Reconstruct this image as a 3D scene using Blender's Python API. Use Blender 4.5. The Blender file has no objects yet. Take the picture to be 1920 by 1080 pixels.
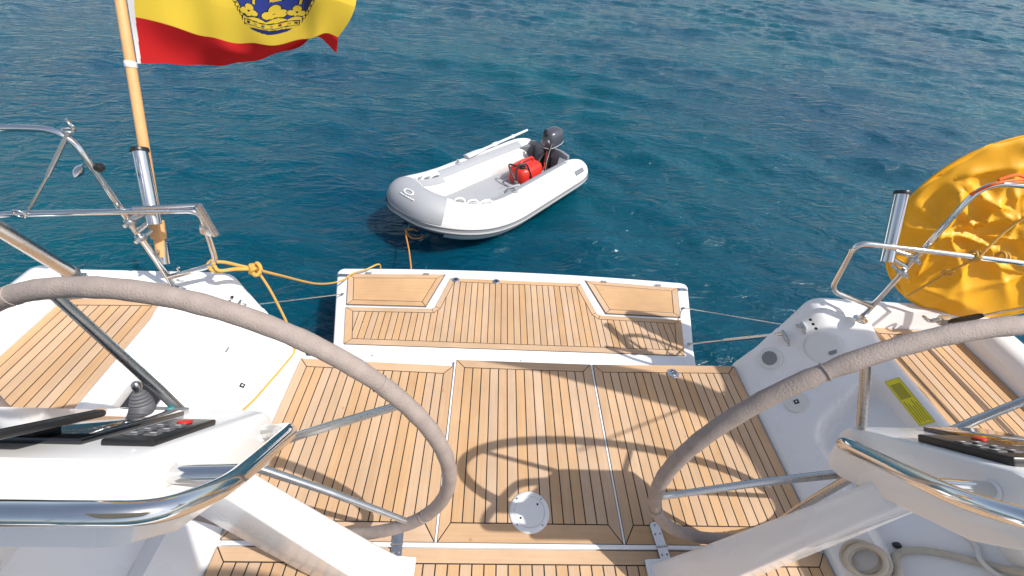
import bpy, bmesh, math, random
import numpy as np
from mathutils import Vector, Matrix
random.seed(7)
RNG = np.random.default_rng(11)
S = bpy.context.scene
COL = S.collection

# ------------------------------------------------------------------ camera, sky, sun, exposure
cam_d = bpy.data.cameras.new('camera'); cam = bpy.data.objects.new('camera', cam_d); COL.objects.link(cam)
cam_d.sensor_width = 36.0; cam_d.lens = 816.93/1920*36; cam_d.clip_start = 0.02; cam_d.clip_end = 6000
PIT, YAW, ROL = 0.722855, 0.068646, 0.087139
rt = Vector((math.cos(YAW), -math.sin(YAW), 0)); fh = Vector((math.sin(YAW), math.cos(YAW), 0)); up = Vector((0, 0, 1))
fw = fh*math.cos(PIT) - up*math.sin(PIT); dn = -fh*math.sin(PIT) - up*math.cos(PIT)
r2 = rt*math.cos(ROL) - dn*math.sin(ROL); d2 = rt*math.sin(ROL) + dn*math.cos(ROL)
m = Matrix.Identity(4)
for i in range(3):
    m[i][0] = r2[i]; m[i][1] = -d2[i]; m[i][2] = -fw[i]
m.translation = (-0.218, 0, 2.0)
cam.matrix_world = m
S.camera = cam

SUN = Vector((0.65, -0.35, 1.0)).normalized()            # towards the sun
w = bpy.data.worlds.new('World'); S.world = w; w.use_nodes = True
nt = w.node_tree; bg = nt.nodes['Background']
sky = nt.nodes.new('ShaderNodeTexSky'); sky.sky_type = 'NISHITA'; sky.sun_disc = False
sky.sun_elevation = math.asin(SUN.z); sky.sun_rotation = math.atan2(SUN.x, SUN.y)
sky.air_density = 1.0; sky.dust_density = 2.0; sky.ozone_density = 1.0
hz_ = nt.nodes.new('ShaderNodeHueSaturation'); hz_.inputs['Saturation'].default_value = 0.76      # thin summer haze
nt.links.new(sky.outputs[0], hz_.inputs['Color']); nt.links.new(hz_.outputs[0], bg.inputs[0]); bg.inputs[1].default_value = 0.115
sd = bpy.data.lights.new('sun', 'SUN'); sd.energy = 3.4; sd.angle = math.radians(0.53); sd.color = (1.0, 0.96, 0.90)
so = bpy.data.objects.new('sun', sd); COL.objects.link(so); so.location = (6, -4, 12)
so.rotation_euler = SUN.to_track_quat('Z', 'Y').to_euler()
S.view_settings.view_transform = 'Standard'; S.view_settings.look = 'None'
S.view_settings.exposure = 0.55; S.view_settings.gamma = 1.0; S.view_settings.use_curve_mapping = False
S.render.engine = 'CYCLES'

# ------------------------------------------------------------------ materials
MATS = {}
def mat(name, col, rough=0.5, metal=0.0, **k):
    if name in MATS: return MATS[name]
    M = bpy.data.materials.new(name); M.use_nodes = True
    n = M.node_tree.nodes; L = M.node_tree.links; p = n['Principled BSDF']
    p.inputs['Base Color'].default_value = (*col, 1); p.inputs['Roughness'].default_value = rough
    p.inputs['Metallic'].default_value = metal
    if 'coat' in k: p.inputs['Coat Weight'].default_value = k['coat']; p.inputs['Coat Roughness'].default_value = 0.05
    if 'ior' in k: p.inputs['IOR'].default_value = k['ior']
    if 'trans' in k: p.inputs['Transmission Weight'].default_value = k['trans']
    tc = n.new('ShaderNodeTexCoord')
    if 'var' in k:                                       # soft cloudy colour change
        nz = n.new('ShaderNodeTexNoise'); nz.inputs['Scale'].default_value = k.get('vscale', 6); nz.inputs['Detail'].default_value = 6
        L.new(tc.outputs['Object'], nz.inputs['Vector'])
        mx = n.new('ShaderNodeMix'); mx.data_type = 'RGBA'
        v = k['var']
        mx.inputs[6].default_value = (*[c*(1-v) for c in col], 1); mx.inputs[7].default_value = (*[min(1, c*(1+v)) for c in col], 1)
        L.new(nz.outputs[0], mx.inputs[0]); L.new(mx.outputs[2], p.inputs['Base Color'])
        if 'rvar' in k:
            mr = n.new('ShaderNodeMapRange'); mr.inputs[3].default_value = max(0.02, rough-k['rvar']); mr.inputs[4].default_value = rough+k['rvar']
            L.new(nz.outputs[0], mr.inputs[0]); L.new(mr.outputs[0], p.inputs['Roughness'])
    if 'bump' in k:
        nb = n.new('ShaderNodeTexNoise'); nb.inputs['Scale'].default_value = k.get('bscale', 200); nb.inputs['Detail'].default_value = 4
        L.new(tc.outputs['Object'], nb.inputs['Vector'])
        bp = n.new('ShaderNodeBump'); bp.inputs['Strength'].default_value = k['bump']; bp.inputs['Distance'].default_value = k.get('bdist', 0.004)
        L.new(nb.outputs[0], bp.inputs['Height']); L.new(bp.outputs[0], p.inputs['Normal'])
    MATS[name] = M
    return M

def teak_mat(name, axis):
    M = bpy.data.materials.new(name); M.use_nodes = True
    n = M.node_tree.nodes; L = M.node_tree.links; p = n['Principled BSDF']
    tc = n.new('ShaderNodeTexCoord'); oi = n.new('ShaderNodeObjectInfo')
    off = n.new('ShaderNodeVectorMath'); off.operation = 'MULTIPLY_ADD'
    cb = n.new('ShaderNodeCombineXYZ')
    for i in range(3): L.new(oi.outputs['Random'], cb.inputs[i])
    off.inputs[1].default_value = (37, 51, 23)
    L.new(cb.outputs[0], off.inputs[0]); L.new(tc.outputs['Object'], off.inputs[2])
    mp = n.new('ShaderNodeMapping'); s = [90, 90, 90]; s['xy'.index(axis)] = 3.0
    mp.inputs['Scale'].default_value = s
    L.new(off.outputs[0], mp.inputs[0])
    g = n.new('ShaderNodeTexNoise'); g.inputs['Scale'].default_value = 1.0; g.inputs['Detail'].default_value = 8; g.inputs['Roughness'].default_value = 0.65
    L.new(mp.outputs[0], g.inputs['Vector'])
    b = n.new('ShaderNodeTexNoise'); b.inputs['Scale'].default_value = 5.0; b.inputs['Detail'].default_value = 5
    L.new(off.outputs[0], b.inputs['Vector'])
    r = n.new('ShaderNodeValToRGB')
    r.color_ramp.elements[0].position = 0.25; r.color_ramp.elements[0].color = (0.470, 0.288, 0.152, 1)
    r.color_ramp.elements[1].position = 0.75; r.color_ramp.elements[1].color = (0.545, 0.355, 0.204, 1)
    L.new(g.outputs[0], r.inputs[0])
    # plank to plank tone
    hs = n.new('ShaderNodeHueSaturation')
    mr = n.new('ShaderNodeMapRange'); mr.inputs[3].default_value = 0.955; mr.inputs[4].default_value = 1.055
    L.new(oi.outputs['Random'], mr.inputs[0])
    mb = n.new('ShaderNodeMapRange'); mb.inputs[1].default_value = 0.3; mb.inputs[2].default_value = 0.7; mb.inputs[3].default_value = 0.94; mb.inputs[4].default_value = 1.06
    L.new(b.outputs[0], mb.inputs[0])
    wr = n.new('ShaderNodeTexNoise'); wr.inputs['Scale'].default_value = 2.3; wr.inputs['Detail'].default_value = 6; wr.inputs['Roughness'].default_value = 0.6
    L.new(tc.outputs['Object'], wr.inputs['Vector'])
    mw = n.new('ShaderNodeMapRange'); mw.inputs[1].default_value = 0.3; mw.inputs[2].default_value = 0.7; mw.inputs[3].default_value = 0.90; mw.inputs[4].default_value = 1.08
    L.new(wr.outputs[0], mw.inputs[0])
    mw2 = n.new('ShaderNodeMath'); mw2.operation = 'MULTIPLY'; L.new(mr.outputs[0], mw2.inputs[0]); L.new(mw.outputs[0], mw2.inputs[1])
    mu = n.new('ShaderNodeMath'); mu.operation = 'MULTIPLY'; L.new(mw2.outputs[0], mu.inputs[0]); L.new(mb.outputs[0], mu.inputs[1])
    L.new(mu.outputs[0], hs.inputs['Value'])
    ms = n.new('ShaderNodeMapRange'); ms.inputs[3].default_value = 1.05; ms.inputs[4].default_value = 0.82
    wn = n.new('ShaderNodeTexWhiteNoise'); wn.noise_dimensions = '1D'; L.new(oi.outputs['Random'], wn.inputs['W'])
    L.new(wn.outputs[0], ms.inputs[0]); L.new(ms.outputs[0], hs.inputs['Saturation'])
    L.new(r.outputs[0], hs.inputs['Color'])
    # dark knots and flecks
    kn = n.new('ShaderNodeTexVoronoi'); kn.inputs['Scale'].default_value = 7.0
    L.new(off.outputs[0], kn.inputs['Vector'])
    kr = n.new('ShaderNodeMapRange'); kr.inputs[1].default_value = 0.02; kr.inputs[2].default_value = 0.07; kr.inputs[3].default_value = 0.45; kr.inputs[4].default_value = 0.0
    L.new(kn.outputs['Distance'], kr.inputs[0])
    mk = n.new('ShaderNodeMix'); mk.data_type = 'RGBA'; mk.inputs[7].default_value = (0.22, 0.10, 0.045, 1)
    L.new(kr.outputs[0], mk.inputs[0]); L.new(hs.outputs[0], mk.inputs[6])
    L.new(mk.outputs[2], p.inputs['Base Color'])
    p.inputs['Roughness'].default_value = 0.72
    p.inputs['Specular IOR Level'].default_value = 0.25
    bp = n.new('ShaderNodeBump'); bp.inputs['Strength'].default_value = 0.25; bp.inputs['Distance'].default_value = 0.002
    L.new(g.outputs[0], bp.inputs['Height']); L.new(bp.outputs[0], p.inputs['Normal'])
    return M
TEAK_Y = teak_mat('teak_lengthwise', 'y'); TEAK_X = teak_mat('teak_crosswise', 'x')
GEL = mat('white_gelcoat', (0.785, 0.775, 0.765), 0.28, var=0.03, vscale=3, rvar=0.08, coat=0.3)
GEL2 = mat('cool_white_gelcoat', (0.70, 0.70, 0.69), 0.35, var=0.03, vscale=5)
CAULK = mat('black_caulk', (0.012, 0.011, 0.010), 0.7)
STEEL = mat('polished_steel', (0.72, 0.72, 0.71), 0.10, 1.0, var=0.08, vscale=25, rvar=0.05)
STEEL2 = mat('brushed_steel', (0.55, 0.55, 0.54), 0.28, 1.0, var=0.12, vscale=40, rvar=0.08)
RIM = mat('taupe_leather', (0.322, 0.266, 0.238), 0.85, var=0.24, vscale=34, bump=0.7, bscale=260, bdist=0.003)
BLACK = mat('black_plastic', (0.014, 0.014, 0.015), 0.35, var=0.2)
GLASS = mat('dark_screen_glass', (0.008, 0.009, 0.011), 0.05, coat=1.0)
GREYP = mat('grey_plastic', (0.22, 0.22, 0.23), 0.5, var=0.08)
DGREY = mat('dark_grey_rubber', (0.115, 0.118, 0.13), 0.55, var=0.15)
RED = mat('red_plastic', (0.62, 0.030, 0.018), 0.38, var=0.12)
PVCW = mat('white_tube_fabric', (0.76, 0.755, 0.735), 0.5, var=0.07, vscale=4, bump=0.15, bscale=60)
PVCG = mat('grey_tube_fabric', (0.33, 0.34, 0.36), 0.55, var=0.06, vscale=4)
PVCM = mat('mid_grey_tube_fabric', (0.17, 0.18, 0.20), 0.55, var=0.08)
NAVY = mat('navy_tube_fabric', (0.020, 0.024, 0.070), 0.5, var=0.1)
COWL = mat('charcoal_cowl', (0.055, 0.060, 0.075), 0.30, var=0.1, coat=0.4)
YEL = mat('yellow_vinyl', (0.87, 0.415, 0.006), 0.5, var=0.06, vscale=7, bump=0.08, bscale=60, bdist=0.006)
ROPEY = mat('yellow_rope', (0.60, 0.34, 0.075), 0.8, var=0.22, vscale=60, bump=0.8, bscale=260, bdist=0.003)
ROPEO = mat('orange_rope', (0.60, 0.26, 0.06), 0.8, var=0.2, vscale=60)
ROPEG = mat('beige_rope', (0.50, 0.45, 0.37), 0.85, var=0.15, vscale=50, bump=0.6, bscale=240, bdist=0.003)
WOOD = mat('varnished_pine', (0.66, 0.37, 0.155), 0.42, var=0.14, vscale=14)
STICK = mat('yellow_sticker', (0.72, 0.62, 0.02), 0.5, var=0.05)
STICK2 = mat('olive_print', (0.36, 0.31, 0.02), 0.5)
CANVAS = mat('cream_canvas', (0.62, 0.58, 0.50), 0.85, var=0.08)
ORNG = mat('orange_line', (0.85, 0.13, 0.02), 0.6)
TEAL = mat('teal_plastic', (0.05, 0.33, 0.36), 0.4)
CREAM = mat('cream_plastic', (0.66, 0.65, 0.61), 0.45, var=0.03)

def sea_mat():
    M = bpy.data.materials.new('sea_water'); M.use_nodes = True
    n = M.node_tree.nodes; L = M.node_tree.links; p = n['Principled BSDF']
    tc = n.new('ShaderNodeTexCoord')
    a = n.new('ShaderNodeTexNoise'); a.inputs['Scale'].default_value = 0.16; a.inputs['Detail'].default_value = 3
    L.new(tc.outputs['Object'], a.inputs['Vector'])
    r = n.new('ShaderNodeValToRGB')
    r.color_ramp.elements[0].position = 0.35; r.color_ramp.elements[0].color = (0.0002, 0.045, 0.083, 1)
    r.color_ramp.elements[1].position = 0.68; r.color_ramp.elements[1].color = (0.0003, 0.072, 0.100, 1)
    L.new(a.outputs[0], r.inputs[0]); L.new(r.outputs[0], p.inputs['Base Color'])
    p.inputs['Roughness'].default_value = 0.06; p.inputs['IOR'].default_value = 1.33; p.inputs['Specular IOR Level'].default_value = 0.32
    p.inputs['Subsurface Weight'].default_value = 1.0; p.inputs['Subsurface Radius'].default_value = (0.25, 0.9, 1.0); p.inputs['Subsurface Scale'].default_value = 0.6
    mp = n.new('ShaderNodeMapping'); mp.inputs['Rotation'].default_value = (0, 0, 0.45); mp.inputs['Scale'].default_value = (1.0, 2.2, 1.0)
    L.new(tc.outputs['Object'], mp.inputs[0])
    hs = []
    prev = None
    for sc, st, dist in ((4.0, 0.6, 0.07), (12.0, 0.28, 0.022), (1.8, 0.8, 0.12)):
        nz = n.new('ShaderNodeTexNoise'); nz.inputs['Scale'].default_value = sc; nz.inputs['Detail'].default_value = 4; nz.inputs['Roughness'].default_value = 0.55
        nz.inputs['Distortion'].default_value = 0.6
        L.new(mp.outputs[0], nz.inputs['Vector'])
        bp = n.new('ShaderNodeBump'); bp.inputs['Strength'].default_value = st; bp.inputs['Distance'].default_value = dist
        L.new(nz.outputs[0], bp.inputs['Height'])
        if prev: L.new(prev.outputs[0], bp.inputs['Normal'])
        prev = bp
    L.new(prev.outputs[0], p.inputs['Normal'])
    return M
SEA = sea_mat()

# ------------------------------------------------------------------ mesh helpers
def tag(o, label=None, cat=None, group=None, kind=None):
    for k, v in (('label', label), ('category', cat), ('group', group), ('kind', kind)):
        if v: o[k] = v
    return o
def thing(name, label, cat, loc, group=None):
    o = bpy.data.objects.new(name, None); COL.objects.link(o); o.location = loc; o.empty_display_size = 0.05
    return tag(o, label, cat, group)
def world_of(o):
    v = Vector((0, 0, 0))
    while o: v += o.location; o = o.parent
    return v
def obj(name, vf, material, parent=None, smooth=False, sharp=None, bevel=0.0, seg=2):
    v, f = vf
    me = bpy.data.meshes.new(name); me.from_pydata([tuple(map(float, p)) for p in v], [], [tuple(q) for q in f])
    bm = bmesh.new(); bm.from_mesh(me)
    bmesh.ops.recalc_face_normals(bm, faces=bm.faces)
    if bevel:
        bm.edges.ensure_lookup_table()
        es = [e for e in bm.edges if len(e.link_faces) == 2 and e.calc_face_angle(0) > 0.5]
        bmesh.ops.bevel(bm, geom=es, offset=bevel, segments=seg, profile=0.5, affect='EDGES', clamp_overlap=True)
    if smooth or bevel:
        for q in bm.faces: q.smooth = True
        lim = math.radians(sharp if sharp else 40)
        if sharp != 180:
            for e in bm.edges:
                if len(e.link_faces) == 2 and e.calc_face_angle(0) > lim: e.smooth = False
    bm.to_mesh(me); bm.free()
    if isinstance(material, (list, tuple)):
        for x in material: me.materials.append(x)
    else: me.materials.append(material)
    o = bpy.data.objects.new(name, me); COL.objects.link(o)
    if parent:
        wl = world_of(parent); o.parent = parent; o.location = -wl
    return o
def join(*vfs):
    V, Fs = [], []
    for v, f in vfs:
        n = len(V); V += [tuple(p) for p in v]; Fs += [tuple(i+n for i in q) for q in f]
    return V, Fs
def box(c, s, rot=None):
    v = [Vector((x*s[0]/2, y*s[1]/2, z*s[2]/2)) for x in (-1, 1) for y in (-1, 1) for z in (-1, 1)]
    if rot is not None: v = [rot @ p for p in v]
    v = [p + Vector(c) for p in v]
    return v, [(0, 1, 3, 2), (4, 6, 7, 5), (0, 4, 5, 1), (2, 3, 7, 6), (0, 2, 6, 4), (1, 5, 7, 3)]
def catmull(pts, n=8, closed=False):
    P = [Vector(p) for p in pts]; out = []
    N = len(P); R = range(N if closed else N-1)
    for i in R:
        if closed: a, b, c, d = P[i-1], P[i], P[(i+1) % N], P[(i+2) % N]
        else: a, b, c, d = P[max(i-1, 0)], P[i], P[i+1], P[min(i+2, N-1)]
        for k in range(n):
            t = k/n
            out.append(0.5*((2*b) + (c-a)*t + (2*a-5*b+4*c-d)*t*t + (3*b-a-3*c+d)*t**3))
    if not closed: out.append(P[-1])
    return out
def bent(pts, r=0.06, n=6):
    """polyline with rounded corners"""
    P = [Vector(p) for p in pts]; out = [P[0]]
    for i in range(1, len(P)-1):
        a = P[i-1]-P[i]; b = P[i+1]-P[i]; d = min(r, a.length*.49, b.length*.49)
        s, e = P[i]+a.normalized()*d, P[i]+b.normalized()*d
        for k in range(n+1):
            t = k/n; out.append(s*(1-t)**2 + P[i]*2*t*(1-t) + e*t*t)
    out.append(P[-1]); return out
def tube(path, r, sides=10, closed=False, caps=True, flat=None):
    P = [Vector(p) for p in path]; N = len(P); V, Fs = [], []
    T = []
    for i in range(N):
        if closed: t = P[(i+1) % N]-P[i-1]
        else: t = P[min(i+1, N-1)]-P[max(i-1, 0)]
        T.append(t.normalized())
    ref = Vector((0, 0, 1)) if abs(T[0].z) < 0.9 else Vector((1, 0, 0))
    u = T[0].cross(ref).normalized()
    for i in range(N):
        u = (u - T[i]*u.dot(T[i])).normalized(); v = T[i].cross(u)
        rr = r(i/(N-1)) if callable(r) else r
        for k in range(sides):
            a = 2*math.pi*k/sides
            V.append(P[i] + u*(rr*math.cos(a)) + v*(rr*math.sin(a)*(flat or 1)))
    for i in range(N if closed else N-1):
        for k in range(sides):
            j = (i+1) % N
            Fs.append((i*sides+k, i*sides+(k+1) % sides, j*sides+(k+1) % sides, j*sides+k))
    if caps and not closed:
        Fs.append(tuple(range(sides))); Fs.append(tuple((N-1)*sides+k for k in range(sides)))
    return V, Fs
def lathe(prof, c=(0, 0, 0), axis=(0, 0, 1), sides=20):
    """prof: list of (radius, height along axis)"""
    ax = Vector(axis).normalized(); ref = Vector((0, 0, 1)) if abs(ax.z) < 0.9 else Vector((1, 0, 0))
    u = ax.cross(ref).normalized(); v = ax.cross(u); C = Vector(c); V, Fs = [], []
    for r, h in prof:
        for k in range(sides):
            a = 2*math.pi*k/sides; V.append(C + ax*h + (u*math.cos(a)+v*math.sin(a))*r)
    for i in range(len(prof)-1):
        for k in range(sides):
            Fs.append((i*sides+k, i*sides+(k+1) % sides, (i+1)*sides+(k+1) % sides, (i+1)*sides+k))
    if prof[0][0] > 1e-5: Fs.append(tuple(range(sides)))
    if prof[-1][0] > 1e-5: Fs.append(tuple((len(prof)-1)*sides+k for k in range(sides)))
    return V, Fs
def ring(c, R, r, axis=(0, 0, 1), n=32, sides=8, a0=0, a1=2*math.pi):
    ax = Vector(axis).normalized(); ref = Vector((0, 0, 1)) if abs(ax.z) < 0.9 else Vector((1, 0, 0))
    u = ax.cross(ref).normalized(); v = ax.cross(u); full = abs(a1-a0-2*math.pi) < 1e-6
    P = [Vector(c)+(u*math.cos(a0+(a1-a0)*i/n)+v*math.sin(a0+(a1-a0)*i/n))*R for i in range(n if full else n+1)]
    return tube(P, r, sides, closed=full)
def prism(poly, z0, z1, frame=None):
    """poly: list of (x,y) ; frame: function (x,y,z)->point"""
    n = len(poly); fr = frame or (lambda x, y, z: (x, y, z))
    V = [fr(x, y, z0) for x, y in poly] + [fr(x, y, z1) for x, y in poly]
    Fs = [tuple(range(n))[::-1], tuple(range(n, 2*n))] + [(i, (i+1) % n, n+(i+1) % n, n+i) for i in range(n)]
    return V, Fs
def area2(p): return sum(p[i][0]*p[(i+1) % len(p)][1]-p[(i+1) % len(p)][0]*p[i][1] for i in range(len(p)))
def inset(poly, d):
    """offset polygon inwards with mitres; d a number or one per edge"""
    if area2(poly) < 0: poly = poly[::-1]; d = d[::-1] if isinstance(d, (list, tuple)) else d
    n = len(poly); D = d if isinstance(d, (list, tuple)) else [d]*n; L = []
    for i in range(n):
        a, b = Vector(poly[i]), Vector(poly[(i+1) % n]); t = (b-a).normalized(); nn = Vector((-t.y, t.x))
        L.append((a+nn*D[i], t))
    out = []
    for i in range(n):
        (p, t), (q, s) = L[i-1], L[i]
        den = t.x*s.y-t.y*s.x
        if abs(den) < 1e-6: out.append((q.x, q.y)); continue
        k = ((q.x-p.x)*s.y-(q.y-p.y)*s.x)/den; out.append((p.x+t.x*k, p.y+t.y*k))
    return out
def clip(poly, ax, lim, keep_less):
    out = []; n = len(poly)
    ins = lambda p: (p[ax] <= lim) if keep_less else (p[ax] >= lim)
    for i in range(n):
        a, b = poly[i], poly[(i+1) % n]
        if ins(a): out.append(a)
        if ins(a) != ins(b):
            t = (lim-a[ax])/(b[ax]-a[ax]); out.append((a[0]+(b[0]-a[0])*t, a[1]+(b[1]-a[1])*t))
    return out
GAP = 0.0050
def teak_area(parent, poly, z, pitch, bw, th=0.007, planks=True, x0=None, skip_borders=()):
    """caulked teak: mitred border strips and lengthwise planks, each its own piece"""
    if area2(poly) < 0: poly = poly[::-1]; bw = bw[::-1] if isinstance(bw, (list, tuple)) else bw
    n = len(poly)
    obj('caulking', prism(inset(poly, 0.0015), z-th-0.004, z-0.0014), CAULK, parent)
    inner = inset(poly, bw)
    for i in range(n):
        if i in skip_borders: continue
        q = [poly[i], poly[(i+1) % n], inner[(i+1) % n], inner[i]]
        dx, dy = abs(q[1][0]-q[0][0]), abs(q[1][1]-q[0][1])
        obj('border_strip', prism(inset(q, GAP/2*0.8), z-th, z + 0.0003*i), TEAK_X if dx > dy else TEAK_Y, parent, bevel=0.001, seg=1)
    if planks:
        xs = [p[0] for p in inner]; a, b = min(xs), max(xs)
        k = max(1, round((b-a)/pitch)); pw = (b-a)/k
        for i in range(k):
            q = clip(clip(inner, 0, a+i*pw, False), 0, a+(i+1)*pw, True)
            if len(q) < 3 or abs(area2(q)) < 1e-4: continue
            q = [q[j] for j in range(len(q)) if (Vector(q[j])-Vector(q[j-1])).length > 1e-4]
            try: qq = inset(q, GAP/2)
            except Exception: qq = q
            if abs(area2(qq)) < 5e-5: continue
            obj('plank', prism(qq, z-th, z+random.uniform(-.0004, .0004)), TEAK_Y, parent, bevel=0.0008, seg=1)
    else:
        obj('board', prism(inset(inner, GAP/2), z-th, z), TEAK_X, parent, bevel=0.001, seg=1)

# ------------------------------------------------------------------ sea
WATER = -0.85
def build_sea():
    gx = np.concatenate([-np.geomspace(2600, 17, 26)[:-1], np.arange(-17, 39, 0.085), np.geomspace(39, 2600, 24)])
    gy = np.concatenate([-np.geomspace(2600, 3, 22)[:-1], np.arange(-3, 38, 0.085), np.geomspace(38, 2600, 24)])
    X, Y = np.meshgrid(gx, gy); Z = np.zeros_like(X)
    for i in range(70):
        lam = 0.40*6.0**RNG.uniform(0, 1) if i > 12 else RNG.uniform(2.2, 5)
        th = math.radians(62) + RNG.normal()*0.55
        k = 2*np.pi/lam; amp = 0.0078*lam**0.95 * (0.42 if i <= 12 else 1.0)
        ph = RNG.uniform(0, 6.28)
        arg = k*(X*np.cos(th)+Y*np.sin(th))+ph + 0.5*np.sin(0.4*X*RNG.normal()+0.4*Y*RNG.normal()+ph*2)
        s = np.sin(arg)
        Z += amp*(0.75*s + 0.25*(2*np.abs(np.sin(arg/2+0.78))**1.0-1.2)*-1)
    mod = np.full_like(X, .85)
    for i in range(7):
        th = RNG.uniform(0, 6.28); k = 2*np.pi/RNG.uniform(5, 16); mod += .13*np.sin(k*(X*np.cos(th)+Y*np.sin(th))+RNG.uniform(0, 6.28))
    Z *= np.clip(mod, .35, 1.6)
    far = np.maximum(np.maximum(-17-X, X-39), np.maximum(-3-Y, Y-38))
    Z *= np.clip(1-far/10, 0, 1)
    V = np.stack([X, Y, Z+WATER], -1).reshape(-1, 3)
    nx, ny = len(gx), len(gy)
    idx = np.arange(nx*ny).reshape(ny, nx)
    Fq = np.stack([idx[:-1, :-1], idx[:-1, 1:], idx[1:, 1:], idx[1:, :-1]], -1).reshape(-1, 4)
    me = bpy.data.meshes.new('sea')
    me.vertices.add(len(V)); me.vertices.foreach_set('co', V.ravel())
    me.loops.add(len(Fq)*4); me.loops.foreach_set('vertex_index', Fq.ravel().astype(np.int32))
    me.polygons.add(len(Fq)); me.polygons.foreach_set('loop_start', np.arange(0, len(Fq)*4, 4, dtype=np.int32))
    me.update(calc_edges=True); me.polygons.foreach_set('use_smooth', np.ones(len(Fq), dtype=bool))
    me.materials.append(SEA)
    o = bpy.data.objects.new('sea', me); COL.objects.link(o)
    tag(o, 'deep teal blue sea rippled by a light breeze', 'sea', kind='structure')
build_sea()

# ------------------------------------------------------------------ yacht: hull, coamings, cockpit floor, side decks
yacht = thing('sailing_yacht', 'white sailing yacht stern with teak side decks and cockpit floor', 'yacht', (0, 0.6, -0.85))
def loft(sections, close_ends=True):
    V, Fs = [], []; n = len(sections[0])
    for s in sections: V += [tuple(p) for p in s]
    for i in range(len(sections)-1):
        for k in range(n-1): Fs.append((i*n+k, i*n+k+1, (i+1)*n+k+1, (i+1)*n+k))
    if close_ends: Fs.append(tuple(range(n))); Fs.append(tuple((len(sections)-1)*n+k for k in range(n)))
    return V, Fs
# inner wall profile shared by the coaming and by what is mounted on it
NW = 30
WALL = [(1.268, -.06), (1.270, .0), (1.285, .035)] + [(1.33+.415*k/NW, .075+.355*k/NW) for k in range(NW+1)] + [(1.757, .440), (1.772, .445), (1.787, .441), (1.797, .428), (1.799, .408)]
NL = len(WALL)
def smin(a, b, k=.06):
    h = max(k-abs(a-b), 0)/k; return min(a, b)-h*h*k*.25
def sst(x): x = max(0, min(1, x)); return x*x*(3-2*x)
def recess(y, t):
    """depth of the moulded seat recess at wall coordinates (y, t)"""
    L_ = .5
    d = smin((t-.20)*L_, (.965-t)*L_)
    d = smin(d, ((1.147+.238*(t-.23))-y)*.95, .09); d = smin(d, y-.30)
    r_ = .095*sst((d+.004)/.034)
    q = math.hypot((y-1.415), (t-.60)*L_)               # shallow round boss behind it
    r_ -= .007*sst((.125-q)/.016)
    return r_
def wall_at(t):
    """point (x,z) on the sloping part of the inner wall, t 0..1, and its slope direction"""
    a, b = Vector((1.33, .075)), Vector((1.71, .400)); return a+(b-a)*t, (b-a).normalized()
def coaming(sg):
    out = [(2.285, .408), (2.288, .470), (2.300, .520), (2.325, .545), (2.39, .548), (2.425, .535), (2.445, .50), (2.45, .20), (2.42, -.30), (2.30, -1.1)]
    base = WALL + out
    # stern end: flat top
    kx = [(1.268, -.06), (1.270, .0), (1.285, .035), (1.315, .10), (1.375, .22), (1.43, .32), (1.475, .405), (1.50, .455), (1.515, .485), (1.535, .503), (1.575, .512), (1.64, .514), (1.72, .515), (1.80, .516)]
    cu = np.cumsum([0]+[math.hypot(kx[q+1][0]-kx[q][0], kx[q+1][1]-kx[q][1]) for q in range(len(kx)-1)])
    cw_ = np.cumsum([0]+[math.hypot(WALL[q+1][0]-WALL[q][0], WALL[q+1][1]-WALL[q][1]) for q in range(NL-1)])
    fr_ = cw_/cw_[-1]*cu[-1]
    st = list(zip(np.interp(fr_, cu, [q[0] for q in kx]), np.interp(fr_, cu, [q[1] for q in kx]))) + \
         [(2.285, .522), (2.288, .525), (2.300, .53), (2.325, .54), (2.39, .545), (2.425, .535), (2.445, .50), (2.45, .20), (2.42, -.30), (2.30, -1.1)]
    mix = lambda t: [(a[0]*(1-t)+b[0]*t, a[1]*(1-t)+b[1]*t) for a, b in zip(base, st)]
    secs = []
    dn_ = Vector((-.650, .760))
    for y in [-1.6, -1.0, -.4, 0, .2, .26]+list(np.arange(.28, 1.40, .02))+[1.41, 1.43, 1.445]:
        q = []
        for k, (x, z) in enumerate(base):
            if 3 <= k < 3+NW+1:
                r_ = recess(y, (k-3)/NW*1.0921) if y < 1.56 else 0
                x, z = x-dn_.x*r_, z-dn_.y*r_
            q.append((sg*x, y, z))
        secs.append(q)
    for y, t in ((1.46, .12), (1.535, .45), (1.585, .70), (1.612, .93), (1.63, 1.0)):
        q = []
        for k, ((x, z), (bx, bz)) in enumerate(zip(mix(t), base)):
            if NL-2 <= k <= NL+1: # deck trough ends at the stern block with a small step
                tt = 0 if y < 1.60 else 1
                x, z = (bx, bz) if tt == 0 else st[k]
            q.append((sg*x, y, z))
        secs.append(q)
    # slanted stern face: top further aft than the foot
    def aft(z, x, extra): 
        return 1.60 + extra + 0.10*max(0, min(1, z/.5)) - 0.05*max(0, (x-1.6))
    for e, dz in ((0.0, 0.0), (0.012, -0.004), (0.022, -0.016)):
        secs.append([(sg*x, max(1.632+e, aft(z, x, e)), z+(dz if z > .3 else 0)) for x, z in st])
    o = obj('coaming', loft(secs), GEL, yacht, smooth=True, sharp=50)
    return o
CO = {sg: coaming(sg) for sg in (-1, 1)}
# cockpit tub under the teak and transom
obj('cockpit_tub', join(box((0, 0.0, -0.05), (2.54, 3.17, 0.07)), box((0, 1.56, -0.6), (2.55, 0.06, 1.0))), GEL, yacht, bevel=0.006)
obj('hull_bottom', prism([(-2.3, -1.6), (2.3, -1.6), (2.3, 1.5), (-2.3, 1.5)], -1.25, -0.95), GEL, yacht)
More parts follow.
